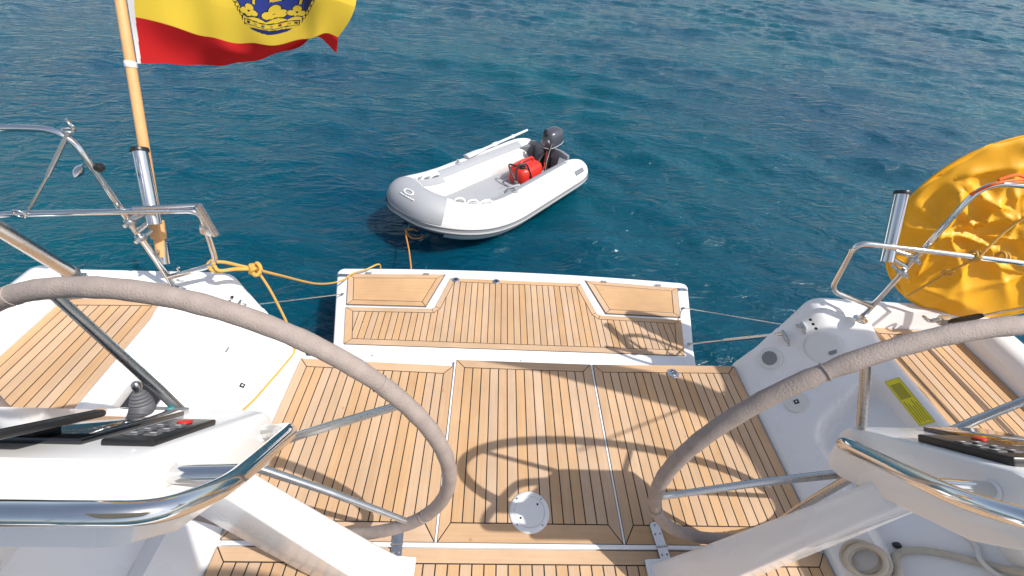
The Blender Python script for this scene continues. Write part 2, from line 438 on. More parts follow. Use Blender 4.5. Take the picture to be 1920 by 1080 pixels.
# forward cockpit floor: planks in front of the hinged panels
ff = bpy.data.objects.new('cockpit_floor', None); COL.objects.link(ff); ff.parent = yacht
teak_area(ff, [(-1.262, -0.9), (1.262, -0.9), (1.262, 0.632), (-1.262, 0.632)], 0.0, 0.0485, [0.05, 0.05, 0.055, 0.05])
# side decks
for sg in (-1, 1):
    sdk = bpy.data.objects.new('side_deck', None); COL.objects.link(sdk); sdk.parent = yacht
    teak_area(sdk, [(sg*1.808, -0.9), (sg*2.278, -0.9), (sg*2.278, 1.575), (sg*1.808, 1.595)], 0.420, 0.0475, [0.045]*4, th=0.010)

# things on the coaming walls
from mathutils.bvhtree import BVHTree
BV = {}
for sg in (-1, 1):
    me_ = CO[sg].data; BV[sg] = BVHTree.FromPolygons([v.co.copy() for v in me_.vertices], [tuple(p.vertices) for p in me_.polygons])
def wall_frame(sg, y0, t0):
    """frame on the real wall surface: a along the boat, b up the wall, h off the wall"""
    p, d = wall_at(t0); s = Vector((sg*d.x, 0, d.y)); nn = Vector((-sg*d.y, 0, d.x)); o = Vector((sg*p.x, y0, p.y))
    hit, hn, _, _ = BV[sg].ray_cast(o+nn*.25, -nn)
    if hit is not None:
        o = hit; hn = hn if hn.dot(nn) > 0 else -hn
        nn = hn; s = (s-nn*s.dot(nn)).normalized()
    u = s.cross(nn); u = u if u.y > 0 else -u
    return lambda a, b, h: o + u*a + s*b + nn*h
def disc_on(fr, R, h, prof=None, sides=28):
    prof = prof or [(R, 0), (R, h*.6), (R*.96, h), (R*.8, h), (0.0001, h)]
    V, Fs = [], []
    for r, z in prof:
        for k in range(sides): V.append(fr(r*math.cos(6.2832*k/sides), r*math.sin(6.2832*k/sides), z))
    for i in range(len(prof)-1):
        for k in range(sides): Fs.append((i*sides+k, i*sides+(k+1) % sides, (i+1)*sides+(k+1) % sides, (i+1)*sides+k))
    return V, Fs
def rrect(a, b, r, n=5):
    P = []
    for cx, cy, s in ((a-r, b-r, 0), (-a+r, b-r, 1), (-a+r, -b+r, 2), (a-r, -b+r, 3)):
        for k in range(n+1):
            t = math.pi/2*(s+k/n); P.append((cx+r*math.cos(t), cy+r*math.sin(t)))
    return P
for sg in (-1, 1):
    c = CO[sg]
    fr = wall_frame(sg, 1.56, 0.20)
    obj('speaker_cover', disc_on(fr, 0.062, 0.012), GEL2, c, smooth=True)
    obj('speaker_grille', disc_on(wall_frame(sg, 1.56, 0.20), 0.040, 0.016), GREYP if sg > 0 else CREAM, c, smooth=True)
    fr = wall_frame(sg, 1.29, 0.21)
    obj('deck_cap', disc_on(fr, 0.058, 0.010), CREAM, c, smooth=True)
    obj('cap_socket', prism([(-.011, -.011), (.011, -.011), (.011, .011), (-.011, .011)], 0.006, 0.0125, fr), BLACK, c)
    obj('cap_socket_core', prism([(-.004, -.004), (.004, -.004), (.004, .004), (-.004, .004)], 0.006, 0.0135, fr), GEL2, c)
    # three small drain holes near the stern corner
    for k in range(3):
        obj('drain_hole', lathe([(0.007, -0.004), (0.007, 0.003), (0.0001, 0.003)], (sg*1.492, 1.545+0.030*k, 0.440+0.002*k), (-sg*0.9, 0, 0.42), 10), BLACK, c)
# shower hatch latches on the starboard wall
fr = wall_frame(1, 1.47, 0.78)
obj('hatch_latch', prism(rrect(0.010, 0.034, 0.009), 0.0, 0.008, fr), GREYP, CO[1], bevel=0.002)
obj('hatch_cover', disc_on(wall_frame(1, 1.50, 0.70), 0.085, 0.005), GEL2, CO[1], smooth=True)
# yellow sticker with dark print on the starboard wall
fr = wall_frame(1, 1.13, 1.03)
st = obj('warning_sticker', prism([(-.118, -.030), (.118, -.030), (.118, .030), (-.118, .030)], 0.004, 0.006, fr), STICK, CO[1])
def quadpr(fr, a0, a1, b0, b1, h0, h1): return prism([(a0, b0), (a1, b0), (a1, b1), (a0, b1)], h0, h1, fr)
bits = [quadpr(fr, .012, .092, -.021, .020, .005, .0066)]
for k in range(5): bits.append(quadpr(fr, -.108+.006*(k % 2), .002-.014*(k % 3), -.021+.0095*k, -.0165+.0095*k, .005, .0066))
bits += [quadpr(fr, -.116, .116, .0275, .0290, .005, .0066), quadpr(fr, -.116, .116, -.0290, -.0275, .005, .0066), quadpr(fr, .1145, .116, -.029, .029, .005, .0067), quadpr(fr, -.116, -.1145, -.029, .029, .005, .0067)]
obj('sticker_print', join(*bits), STICK2, CO[1])
fr2 = wall_frame(1, 0.985, 1.03)
obj('small_sticker', quadpr(fr2, -.015, .015, -.028, .028, .004, .006), CREAM, CO[1])
obj('small_sticker_print', join(quadpr(fr2, -.008, .006, -.004, .012, .005, .0066)), BLACK, CO[1])
# port wall: faint cap and small plates
fr = wall_frame(-1, 1.44, 0.42)
obj('drain_slot', quadpr(fr, -.020, .012, .030, .040, .001, .006), GREYP, CO[-1])
obj('drain_slot', quadpr(fr, .022, .052, -.006, .004, .001, .006), GREYP, CO[-1])
obj('deck_cap', disc_on(wall_frame(-1, 1.36, 0.36), 0.055, 0.006), GEL, CO[-1], smooth=True)
fr = wall_frame(-1, 1.56, 0.66)
obj('warning_triangle', prism([(-.025, -.02), (.025, -.02), (0, .026)], .001, .004, fr), STICK, CO[-1])

# ------------------------------------------------------------------ hinged floor panels
def floor_panel(poly, label, pitch, group='hinged teak floor panels'):
    cx = sum(p[0] for p in poly)/4
    t = thing('floor_hatch', label, 'floor hatch', (cx, 0.65, 0), group)
    obj('tray', prism(inset(poly, -0.004), -0.014, -0.006), GEL, t)
    teak_area(t, poly, 0.004, pitch, [0.078, 0.052, 0.056, 0.05])
    return t
fl = floor_panel([(-1.262, .652), (-.401, .652), (-.404, 1.568), (-1.262, 1.588)], 'port hinged teak floor panel under the left steering wheel', .0465)
fc = floor_panel([(-.392, .652), (.392, .652), (.392, 1.612), (-.392, 1.614)], 'middle hinged teak floor panel with round white inspection cover', .0483)
frp = floor_panel([(.401, .652), (1.262, .652), (1.266, 1.636), (.404, 1.612)], 'starboard hinged teak floor panel with steel lifting ring', .0465)
# white joint strips between the panels and in front of them
for i, x in enumerate((-.3965, .3965)):
    obj('joint_strip', box((x, 1.13, -.001), (.008, .95, .010)), GEL2 if i else GEL, yacht)
obj('joint_strip', box((0, .642, .003), (2.50, .017, .014)), GEL, yacht, bevel=0.003)
# aft lip of the cockpit floor
obj('floor_lip', box((0, 1.605, -.055), (2.53, .05, .07)), GEL, yacht, bevel=0.01)
# inspection cover
ic = obj('inspection_cover', lathe([(.0885, .004), (.0885, .008), (.086, .0115), (.068, .0125), (.0665, .0095), (.065, .0095), (.0635, .0130), (.0001, .0135)], (-.003, .777, 0), sides=48), GEL2, fc, smooth=True, sharp=60)
for a in (45, 135, 225, 315):
    obj('screw', lathe([(.0045, .011), (.0045, .0132), (.0001, .0128)], (-.003+.077*math.cos(math.radians(a)), .777+.077*math.sin(math.radians(a)), 0), sides=10), STEEL2, ic)
for a in (40, 215):
    obj('key_hole', lathe([(.0048, .012), (.0048, .0142), (.0001, .0142)], (-.003+.048*math.cos(math.radians(a)), .777+.048*math.sin(math.radians(a)), 0), sides=10), BLACK, ic)
# lifting ring
lr = obj('lifting_ring', lathe([(.034, .004), (.034, .008), (.030, .012), (.020, .0125), (.018, .008), (.0001, .008)], (.872, 1.561, 0), sides=28), STEEL, frp, smooth=True)
obj('ring_pull', ring((.872, 1.556, .012), .013, .003, n=18, sides=6), STEEL, lr, smooth=True, sharp=180)
obj('ring_socket', lathe([(.011, .006), (.011, .0105), (.0001, .0105)], (.872, 1.568, 0), sides=14), BLACK, lr)
# hinges
def hinge(x, y, parent, rz):
    R = Matrix.Rotation(rz, 3, 'Z')
    P = []
    for k in range(9): a = math.pi*k/8; P.append((.022*math.cos(a), .058+.022*math.sin(a)))
    for k in range(9): a = math.pi+math.pi*k/8; P.append((.022*math.cos(a), -.058+.022*math.sin(a)))
    fr = lambda a, b, h: Vector((x, y, h)) + R @ Vector((a, b, 0))
    h = obj('hinge', prism(P, .007, .0125, fr), STEEL2, parent, bevel=.001, seg=1)
    obj('hinge_pin', tube([fr(-.024, -.018, .0125), fr(.024, -.018, .0125)], .005, 8), STEEL2, h, smooth=True)
    for a, b in ((-.011, .030), (.011, .030), (0, .066), (-.011, -.050), (.011, -.050), (0, -.066)):
        obj('screw', lathe([(.0042, 0), (.0042, .0014), (.0001, .0008)], fr(a, b, .0125), sides=8), GREYP, h)
hinge(-.552, .660, fl, math.radians(4)); hinge(.550, .663, frp, math.radians(6))
# dark knot plug beside the middle panel joint
# ------------------------------------------------------------------ swim platform
PZ = -0.375
plat = thing('swim_platform', 'folded down white swim platform with teak planking at the stern', 'swim platform', (0, 2.2, PZ))
def arc_edge(x): return 2.852+0.055*(1-(x/1.5)**2)
out = [(-1.235, 1.62), (1.235, 1.62), (1.285, 1.98), (1.30, 2.06)] + [(1.49, 2.80), (1.482, 2.838)] + [(x, arc_edge(x)) for x in np.linspace(1.44, -1.44, 15)] + [(-1.47, 2.838), (-1.482, 2.80), (-1.30, 2.06), (-1.285, 1.98)]
obj('platform_shell', prism(out, PZ-.13, PZ-.004), GEL, plat, bevel=0.018, seg=3)
T = [(-1.215, 2.022), (1.215, 2.022), (1.302, 2.388), (.655, 2.405), (.632, 2.43), (.548, 2.776), (-.548, 2.776), (-.632, 2.43), (-.655, 2.405), (-1.302, 2.388)]
deck = bpy.data.objects.new('platform_teak', None); COL.objects.link(deck); deck.parent = plat
teak_area(deck, T, PZ+.004, .0485, [.052, .055, .045, .045, .045, .045, .045, .045, .045, .055], th=.008)
for sg in (-1, 1):
    ld = obj('locker_lid', prism([(sg*1.39, 2.776), (sg*.588, 2.826), (sg*.700, 2.420), (sg*1.305, 2.410)], PZ-.006, PZ-.001), GREYP, plat)
    teak_area(ld, [(sg*1.382, 2.770), (sg*.597, 2.818), (sg*.704, 2.426), (sg*1.30, 2.416)], PZ+.006, .05, [.045, .05, .045, .05], th=.008, planks=False)
    obj('edge_strip', box((sg*1.425, 2.755, PZ+.000), (.075, .035, .008)), STEEL2, plat, bevel=.002)
    for dx in (.75, 1.22):
        obj('lid_hinge', box((sg*dx, 2.806 if dx < 1 else 2.788, PZ+.011), (.05, .022, .006)), GREYP, plat, bevel=.002)
for x in (-.50, -.165):
    f = obj('deck_fitting', lathe([(.030, .006), (.030, .010), (.026, .013), (.015, .0135), (.013, .009), (.0001, .009)], (x, 2.752, PZ), sides=24), STEEL, plat, smooth=True)
    obj('fitting_core', lathe([(.011, .006), (.011, .012), (.0001, .012)], (x, 2.752, PZ), sides=12), BLACK, f)
obj('grey_pad', box((-.93, 1.86, PZ-.001), (.135, .075, .008)), GREYP, plat, bevel=.003)
obj('pale_pad', box((-.49, 1.80, PZ-.001), (.11, .06, .008)), GEL2, plat, bevel=.003)
obj('pale_pad', box((1.09, 1.90, PZ-.001), (.28, .05, .010)), GEL2, plat, bevel=.003)
for x, y in ((0.02, 1.93), (-1.0, 1.93)):
    obj('screw', lathe([(.006, -.004), (.006, -.001), (.0001, -.001)], (x, y, PZ), sides=10), STEEL2, plat)

# ------------------------------------------------------------------ helm pedestals
SA = Vector((0, .62, 1.0)); SD = Vector((0, -.67994, .73327)); SN = Vector((0, .73327, .67994))
def fnum(sg):
    return lambda u, s, h: Vector((sg*u, 0, 0)) + SA + SD*s + SN*h
def pedestal(sg, label):
    t = thing('helm_pedestal', label, 'helm pedestal', (sg*.66, .5, 0), 'white helm pedestals')
    fr = fnum(sg)
    # console pod: profile in (y,z) swept across x with rounded shoulders
    prof = [(.632, .985), (.622, 1.003), (.370, 1.272), (.350, 1.284), (.330, 1.276), (.262, 1.212), (.248, 1.202), (.258, 1.184), (.304, 1.098), (.55, .862), (.585, .845), (.612, .862), (.638, .955)]
    cy, cz = .45, 1.08
    secs = []
    for x, k, dz in ((.768, .90, 0), (.772, .955, 0), (.784, .985, 0), (.80, 1.0, 0), (1.10, 1.0, 0), (1.118, .985, 0), (1.13, .955, 0), (1.134, .90, 0)):
        secs.append([(sg*x, cy+(y-cy)*k, cz+(z-cz)*k) for y, z in prof+[prof[0]]])
    con = obj('console', loft(secs), GEL, t, smooth=True, sharp=38)
    # leg
    bot = [(.480, .580), (.480, .425), (.790, .500), (.790, .600)]; top = [(.765, .490), (.775, .418), (1.10, .500), (1.10, .545)]
    V = []; n = 9
    for i in range(n+1):
        s = i/n; z = 0.012 + s*(.96)
        e = s**0.92
        V += [(sg*(b[0]*(1-e)+a[0]*e), b[1]*(1-e)+a[1]*e, z) for a, b in zip(top, bot)]
    Fs = [tuple(range(4)), tuple(n*4+k for k in range(4))]
    for i in range(n):
        for k in range(4): Fs.append((i*4+k, i*4+(k+1) % 4, (i+1)*4+(k+1) % 4, (i+1)*4+k))
    lg = obj('leg', (V, Fs), GEL, t, bevel=.012, seg=3)
    obj('foot_flange', prism([(sg*x, y) for x, y in ((.466, .595), (.466, .405), (.81, .485), (.81, .615))], .004, .018), GEL, t, bevel=.005)
    # grab rail: runs up the inboard side, bends across the front
    xi = .690
    G = lambda x, y, z: Vector((sg*x, y, z))
    P = bent([G(.765, .585, .962), G(.648, .530, 1.078), G(.628, .315, 1.268), G(.665, .250, 1.335), G(.74, .240, 1.356), G(1.13, .240, 1.352), G(1.235, .262, 1.33), G(1.245, .53, 1.06), G(1.135, .585, .962)], .05, 8)
    P[0] = G(.765, .585, .962)
    gr = obj('grab_rail', tube(P, .0170, 16), STEEL, t, smooth=True, sharp=180)
    for u0, u1 in ((.764, .634), (1.138, 1.242)):
        obj('rail_post', tube([G(u0, .362, 1.210), G(u1, .362, 1.222)], .0155, 14), STEEL, gr, smooth=True)
    for q in ((.768, .585, .962), (.768, .362, 1.210)):
        obj('post_flange', lathe([(.021, 0), (.021, .004), (.016, .007)], G(*q), (-sg, 0, 0), 20), GEL, gr, smooth=True)
    # instruments
    slab = lambda u0, u1, s0, s1, h0, h1: prism([(u0, s0), (u1, s0), (u1, s1), (u0, s1)], h0, h1, fr)
    if sg < 0:
        pl = obj('instrument_plate', slab(.915, 1.11, .075, .335, .001, .014), GLASS, t, bevel=.003)
        kp = obj('keypad', slab(.792, .882, .160, .338, .001, .014), BLACK, t, bevel=.004)
        rs = obj('control_plate', slab(.955, 1.09, -.005, .070, .001, .007), GREYP, t, bevel=.003)
        red_s = .200
        # chart plotter on its bracket
        cp = obj('chart_plotter', prism([(.925, .275), (1.13, .275), (1.13, .46), (.925, .46)], .038, .052, fr), BLACK, t, bevel=.006)
        obj('screen', prism([(.937, .287), (1.118, .287), (1.118, .448), (.937, .448)], .0522, .0532, fr), GLASS, cp)
        obj('bracket', slab(1.0, 1.03, .28, .33, .010, .040), BLACK, cp)
        # joystick
        js = obj('joystick', lathe([(r_*.80, h_*.80) for r_, h_ in [(.030, .0), (.030, .022), (.026, .026), (.029, .031), (.023, .036), (.026, .041), (.020, .046), (.023, .051), (.016, .056), (.018, .060), (.010, .064)]], fr(1.03, .045, .006), SN*.5+Vector((0, 0, .6)), 24), DGREY, t, smooth=True, sharp=50)
        obj('joystick_knob', lathe([(r_*.75, h_*.80) for r_, h_ in [(.010, .060), (.010, .070), (.0135, .080), (.0135, .090), (.009, .097), (.0001, .099)]], fr(1.03, .045, .006), SN*.5+Vector((0, 0, .6)), 18), STEEL2, js, smooth=True)
        obj('teal_cap', lathe([(.008, .006), (.008, .009), (.0001, .010)], fr(.985, .02, 0), SN, 14), TEAL, t, smooth=True)
    else:
        pl = obj('instrument_plate', slab(.945, 1.11, .03, .215, .001, .014), GLASS, t, bevel=.003)
        kp = obj('keypad', slab(.800, .930, .155, .345, .001, .020), BLACK, t, bevel=.004)
        obj('throttle_plate', slab(.945, 1.11, .235, .345, .001, .016), BLACK, t, bevel=.003)
        red_s = .198
    hk = .0142 if sg < 0 else .0202
    u_red = .832 if sg < 0 else .905
    obj('red_button', lathe([(.0135, 0), (.0135, .003), (.011, .0045), (.0001, .005)], fr(u_red, red_s, hk), SN, 18), RED, kp, smooth=True)
    for r_ in range(3):
        for c_ in range(2):
            obj('key', prism(rrect(.012, .010, .004, 3), hk, hk+.003, lambda a, b, h, r_=r_, c_=c_: fr(.820+c_*.034+a, .238+r_*.032+b, h)), DGREY, kp)
            obj('key_mark', prism([(-.005, -.003), (.005, -.003), (.005, .0015), (-.005, .0015)], hk+.003, hk+.0034, lambda a, b, h, r_=r_, c_=c_: fr(.820+c_*.034+a, .238+r_*.032+b, h)), CREAM, kp)
    return t
pedestal(-1, 'port helm pedestal with joystick and tilted chart plotter on its console')
pedestal(1, 'starboard helm pedestal in shade beside the yellow stickered coaming')

# ------------------------------------------------------------------ steering wheels
def wheel(sg, base, label):
    c = Vector((sg*.927, .63, .779)); yw = .085*sg
    t = thing('steering_wheel', label, 'steering wheel', c, 'twin steering wheels')
    u = Vector((math.cos(yw), math.sin(yw), 0)); v = Vector((0, 0, 1)); nn = u.cross(v)
    R = .6195
    # leather cover: slightly uneven radius with stitched joints
    N = 180; sides = 16; P = []
    for i in range(N):
        a = 2*math.pi*i/N; P.append(c+(u*math.cos(a)+v*math.sin(a))*R)
    seams = [base+72*k+8 for k in range(5)]
    rr = []
    for i in range(N):
        a = 360*i/N; d = min(abs((a-s+180) % 360-180) for s in seams)
        rr.append(.0212+.0009*math.sin(i*1.7)*math.sin(i*.37)-(.0022 if d < 1.2 else 0))
    V, Fs = [], []
    for i in range(N):
        a = 2*math.pi*i/N; e = u*math.cos(a)+v*math.sin(a)
        for k in range(sides):
            b = 2*math.pi*k/sides; V.append(P[i]+(e*math.cos(b)+nn*math.sin(b))*rr[i])
    for i in range(N):
        for k in range(sides):
            j = (i+1) % N; Fs.append((i*sides+k, i*sides+(k+1) % sides, j*sides+(k+1) % sides, j*sides+k))
    rim = obj('rim_cover', (V, Fs), RIM, t, smooth=True, sharp=180)
    st = []
    for s in seams:
        a = math.radians(s); e = u*math.cos(a)+v*math.sin(a); tg = -u*math.sin(a)+v*math.cos(a)
        st.append(ring(c+e*R, 0.0206, .0014, tg, n=20, sides=5))
    obj('stitching', join(*st), RIM, rim, smooth=True)
    for k in range(5):
        a = math.radians(base+72*k); e = u*math.cos(a)+v*math.sin(a)
        obj('spoke', tube([c+e*.035+nn*.02, c+e*.30+nn*.006, c+e*(R-.015)], lambda s: .0135-.0035*s, 12), STEEL2, t, smooth=True)
    obj('hub', lathe([(.050, -.03), (.058, -.015), (.058, .015), (.045, .03), (.0001, .034)], c, nn, 28), STEEL, t, smooth=True)
    obj('axle', tube([c-nn*(-.02), c+Vector((0, -.12, 0))], .03, 16), STEEL2, t, smooth=True)
wheel(-1, 32, 'port steering wheel with taupe leather rim in full sun')
wheel(1, 49, 'starboard steering wheel with taupe leather rim nearest the yellow cover')

# ------------------------------------------------------------------ stern rails, rod holders
def stern_rail(sg, label):
    t = thing('stern_rail', label, 'railing', (sg*1.69, 1.55, .515), 'stainless stern rails')
    X = lambda x, y, z: Vector((sg*x, y, z))
    r = .0125
    obj('stanchion', tube(bent([X(1.69, 1.55, .512), X(1.832, 1.64, 1.25), X(2.05, 1.62, 1.255), X(2.36, 1.45, 1.25), X(2.40, .6, 1.24), X(2.40, .55, .54)], .09, 8), r, 14), STEEL, t, smooth=True, sharp=180)
    obj('lower_loop', tube(bent([X(1.703, 1.557, .600), X(1.50, 1.62, .640), X(1.468, 1.632, .925), X(1.735, 1.575, .940), X(2.18, 1.52, .935), X(2.38, 1.40, .93), X(2.402, .62, .93)], .055, 8), r, 14), STEEL, t, smooth=True, sharp=180)
    obj('foot_plate', lathe([(.034, 0), (.034, .006), (.018, .012), (.016, .03)], X(1.69, 1.55, .513), (0, 0, 1), 22), STEEL, t, smooth=True)
    obj('foot_plate', lathe([(.034, 0), (.034, .006), (.018, .012), (.016, .03)], X(2.40, .55, .546), (0, 0, 1), 22), STEEL, t, smooth=True)
    if sg < 0:
        # second tube, end clamp and folding bracket of the port gate
        obj('gate_bracket', tube([X(1.462, 1.625, .955), X(1.452, 1.632, .80)], .015, 10), STEEL2, t, smooth=True)
        obj('gate_bracket', box(X(1.478, 1.630, .83), (.05, .03, .055), Matrix.Rotation(.3, 3, 'Y')), STEEL2, t, bevel=.008)
        obj('gate_bracket', tube([X(1.70, 1.58, .955), X(1.47, 1.625, .957)], .008, 8), STEEL2, t, smooth=True)
        # horn shaped fitting on the stanchion
        h = obj('rail_fitting', lathe([(.010, -.014), (.030, .0), (.032, .004), (.020, .012), (.010, .016)], X(1.845, 1.60, 1.10), (-.5, -.3, .7), 22), STEEL, t, smooth=True)
        obj('fitting_knob', lathe([(.0001, -.020), (.016, -.014), (.020, 0), (.016, .014), (.0001, .020)], X(1.79, 1.632, 1.105), (1, 0, .2), 16), BLACK, h, smooth=True)
        # shackle at the upper bend, wire strop down to the lower rail
        obj('shackle', ring(X(1.812, 1.648, 1.268), .020, .0045, (.6, .5, .1), 18, 8), STEEL, t, smooth=True, sharp=180)
        obj('shackle', ring(X(1.825, 1.64, 1.25), .018, .004, (.2, .1, 1), 18, 8), STEEL, t, smooth=True, sharp=180)
        obj('strop', tube([X(1.828, 1.635, 1.24), X(1.955, 1.58, 1.085)], .0075, 8), STEEL2, t, smooth=True)
        obj('strop', tube([X(1.955, 1.58, 1.085), X(2.09, 1.53, .935)], .0045, 8), STEEL2, t, smooth=True)
        obj('thimble', ring(X(2.098, 1.515, .945), .018, .005, (0, 1, .2), 18, 8), STEEL, t, smooth=True, sharp=180)
        obj('staff_socket', lathe([(.026, 0), (.026, .10), (.022, .102), (.022, .0)], X(1.742, 1.617, .632), (0, .52, .86), 18), STEEL, t, smooth=True)
        obj('socket_brace', tube([X(1.742, 1.63, .70), X(1.715, 1.572, .71)], .008, 8), STEEL2, t, smooth=True)
        obj('hook', ring(X(1.665, 1.60, .612), .014, .004, (0, 1, 0), 14, 6, .3, 4.8), STEEL, t, smooth=True, sharp=180)
    for k, zz in enumerate((.80, .875)):
        p = X(1.69+.142*(zz-.512)/.738, 1.55+.09*(zz-.512)/.738, zz)
        obj('clamp', lathe([(.020, -.011), (.022, -.006), (.022, .006), (.020, .011)], p, (sg*.142, .09, .738), 16), STEEL2, t, smooth=True)
        obj('clamp_bolt', tube([p+Vector((sg*-.0, -.035, .0)), p+Vector((sg*-.012, .055, 0))], .008, 8), STEEL2, t, smooth=True)
    return t
stern_rail(-1, 'port stainless stern rail with shackles beside the flagstaff')
stern_rail(1, 'starboard stainless stern rail in front of the yellow cover')
def rod_holder(sg, label):
    a, b = Vector((-1.668, 1.60, .862)), Vector((-1.715, 1.78, 1.121)); d = (b-a).normalized(); L = (b-a).length
    if sg > 0: a, b = Vector((1.645, 1.60, .848)), Vector((1.666, 1.78, 1.119)); d = (b-a).normalized(); L = (b-a).length
    t = thing('rod_holder', label, 'rod holder', a, 'steel rod holders')
    obj('tube', lathe([(.0275, 0), (.0275, L-.01), (.0255, L-.01), (.0255, .004)], a, d, 28), STEEL, t, smooth=True, sharp=60)
    obj('rim_cap', lathe([(.026, L-.012), (.0325, L-.012), (.0335, L-.004), (.031, L+.004), (.0255, L+.003), (.0245, L-.012)], a, d, 28), BLACK, t, smooth=True)
    q = a+d*.0+Vector((sg*.01,.012,.02))
    obj('mount', tube([q, Vector((sg*1.748, 1.588, .83))], .011, 10), STEEL2, t, smooth=True)
    obj('mount', tube([a+d*.06, Vector((sg*1.760, 1.596, .885))], .011, 10), STEEL2, t, smooth=True)
rod_holder(-1, 'steel rod holder tube beside the wooden flagstaff')
rod_holder(1, 'steel rod holder tube beside the yellow cover')

# ------------------------------------------------------------------ flagstaff and ensign
fs = thing('flagstaff', 'varnished wooden flagstaff leaning aft from the port stern rail', 'flagstaff', (-1.742, 1.62, .65))
s0, s1 = Vector((-1.742, 1.628, .665)), Vector((-1.742, 2.36, 2.16))
obj('pole', tube([s0+(s1-s0)*(i/10) for i in range(11)], lambda s: .0215-.004*s, 16), WOOD, fs, smooth=True)
obj('chock', tube([s0+(s1-s0)*.05, s0+(s1-s0)*.10], .031, 8), WOOD, fs, bevel=.002)
q0 = s0+(s1-s0)*.475
obj('tape', lathe([(.0215, -.012), (.0225, -.010), (.0225, .010), (.0215, .012)], s0+(s1-s0)*.487, (s1-s0), 18), CREAM, fs, smooth=True)
def flag():
    ux = np.array([0, .30, .595, .78, .88, .945, 1.0])
    # bottom edge and red/yellow seam as hung in the breeze (x, z) along the fly
    bx = np.array([-1.722, -1.466, -1.215, -1.05, -.985, -.945, -.912]); bz = np.array([1.398, 1.388, 1.436, 1.497, 1.531, 1.512, 1.478])
    sx = np.array([-1.665, -1.43, -1.20, -1.04, -.985, -.945, -.905]); sz = np.array([1.556, 1.503, 1.488, 1.515, 1.535, 1.541, 1.532])
    U = np.linspace(0, 1, 481); vv = np.linspace(0, 1, 321)
    def spl(x, y, u):
        # smooth (Catmull-Rom style) interpolation
        m_ = np.gradient(y, x); i = np.clip(np.searchsorted(x, u)-1, 0, len(x)-2); h = x[i+1]-x[i]; t = (u-x[i])/h
        return (2*t**3-3*t**2+1)*y[i]+(t**3-2*t**2+t)*h*m_[i]+(-2*t**3+3*t**2)*y[i+1]+(t**3-t**2)*h*m_[i+1]
    BX, BZ, SX, SZ = spl(ux, bx, U), spl(ux, bz, U), spl(ux, sx, U), spl(ux, sz, U)
    ybase = 2.03+0.10*np.sin(U*5.6)*U**.7-.03*U
    d2_ = .175**2-(SX-BX)**2-(SZ-BZ)**2
    fold = np.sqrt(np.clip(d2_, 0, None))
    V = np.zeros((len(vv), len(U), 3))
    Hh = .68; dv = np.array([-.42, .88, -.21])
    for j, v in enumerate(vv):
        if v <= .25:
            s = v/.25; off = ybase-2.05+fold*.32*(1-s)+np.sin(np.pi*s)*.03*np.sin(U*9+1)
            V[j, :, 0] = BX*(1-s)+SX*s; V[j, :, 2] = BZ*(1-s)+SZ*s; V[j, :, 1] = 2.05
        else:
            s = (v-.25)
            fly = np.clip((U-.80)/.2, 0, 1)**1.5
            V[j, :, 0] = SX+s*Hh*(.36*(1-U)**1.2+.16)+fly*.055*np.sin(np.clip(s/.22, 0, 1)*np.pi*.5)
            V[j, :, 2] = SZ+s*Hh*(.95+.05*np.sin(U*4)); V[j, :, 1] = 2.05+s*.25
            off = ybase-2.05+.045*np.sin(U*11+s*5)*np.clip(s*6, 0, 1)*U
        V[j] += off[:, None]*dv
    VV = vv[:, None]; UU = U[None, :]
    V[:, :, 1] += .010*np.sin(UU*10-VV*16+.6)*np.exp(-3*UU)*np.clip(UU*8, 0, 1)+.006*np.sin(UU*24+VV*9)*np.clip(UU*3, 0, 1)
    V[:, :, 2] += .004*np.sin(UU*31+VV*14)*np.clip(UU*3, 0, 1)
    # the hoist follows the staff
    wgt = np.clip(1-U/.30, 0, 1)[None, :]**1.6
    tz = (1.400+vv*.62-.665)/1.495
    hp = np.stack([np.full_like(tz, -1.712), 1.628+.732*tz-.004, .665+1.495*tz], -1)[:, None, :]
    sh = np.stack([U*.86, U*0, U*0], -1)[None, :, :]
    V = V+((hp+sh)-V)*np.stack([wgt]*3, -1)*np.array([1, 1, .8])
    # -- print colours
    col = np.zeros((len(vv), len(U), 3)); uu, w_ = np.meshgrid(U, vv)
    red = np.array((.56, .016, .018)); yel = np.array((.80, .56, .055)); blue = np.array((.035, .055, .26)); ink = np.array((.012, .012, .02)); wht = np.array((.75, .74, .73))
    col[:] = yel; col[(w_ < .25) | (w_ > .75)] = red; col[uu < .014+.022*w_] = wht
    a = (uu-.612)/.222; b = (w_-.305)/.150          # crown frame: a -1..1 across, b 0..2 upwards
    b = b+.10*a
    def put(m_, c_): col[m_] = c_
    half = .62+.40*np.clip((b-.42)/.7, 0, 1)-.0*b
    cap = (b > .42) & (b < 1.9) & (np.abs(a) < half)
    put((b > .36) & (b < 1.9) & (np.abs(a) < half+.055), ink); put((b > .40) & (b < 1.9) & (np.abs(a) < half+.03), yel*.95); put((b > .40) & (b < 1.9) & (np.abs(a) < half-.05), ink); put(cap & (np.abs(a) < half-.075), blue)
    put(cap & (a > .66) & (a < half-.07) & (b < 1.15), ink*1.6+blue*.25)
    # pearls along the outer arches
    for k in range(9):
        bb = .52+k*.13; hh = .62+.40*min(1, max(0, (bb-.42)/.7))
        for s_ in (-1, 1):
            dd = ((a-s_*hh)**2+((b-bb)*.9)**2); put(dd < .0042, ink); put(dd < .0020, yel)
    # centre arch and jewel
    put((np.abs(a-.06) < .16) & (b > 1.05), ink); put((np.abs(a-.06) < .125) & (b > 1.05), yel)
    for k in range(5):
        dd = (a-.06)**2+(b-1.18-.16*k)**2; put(dd < .0065, ink); put(dd < .0030, yel*1.05)
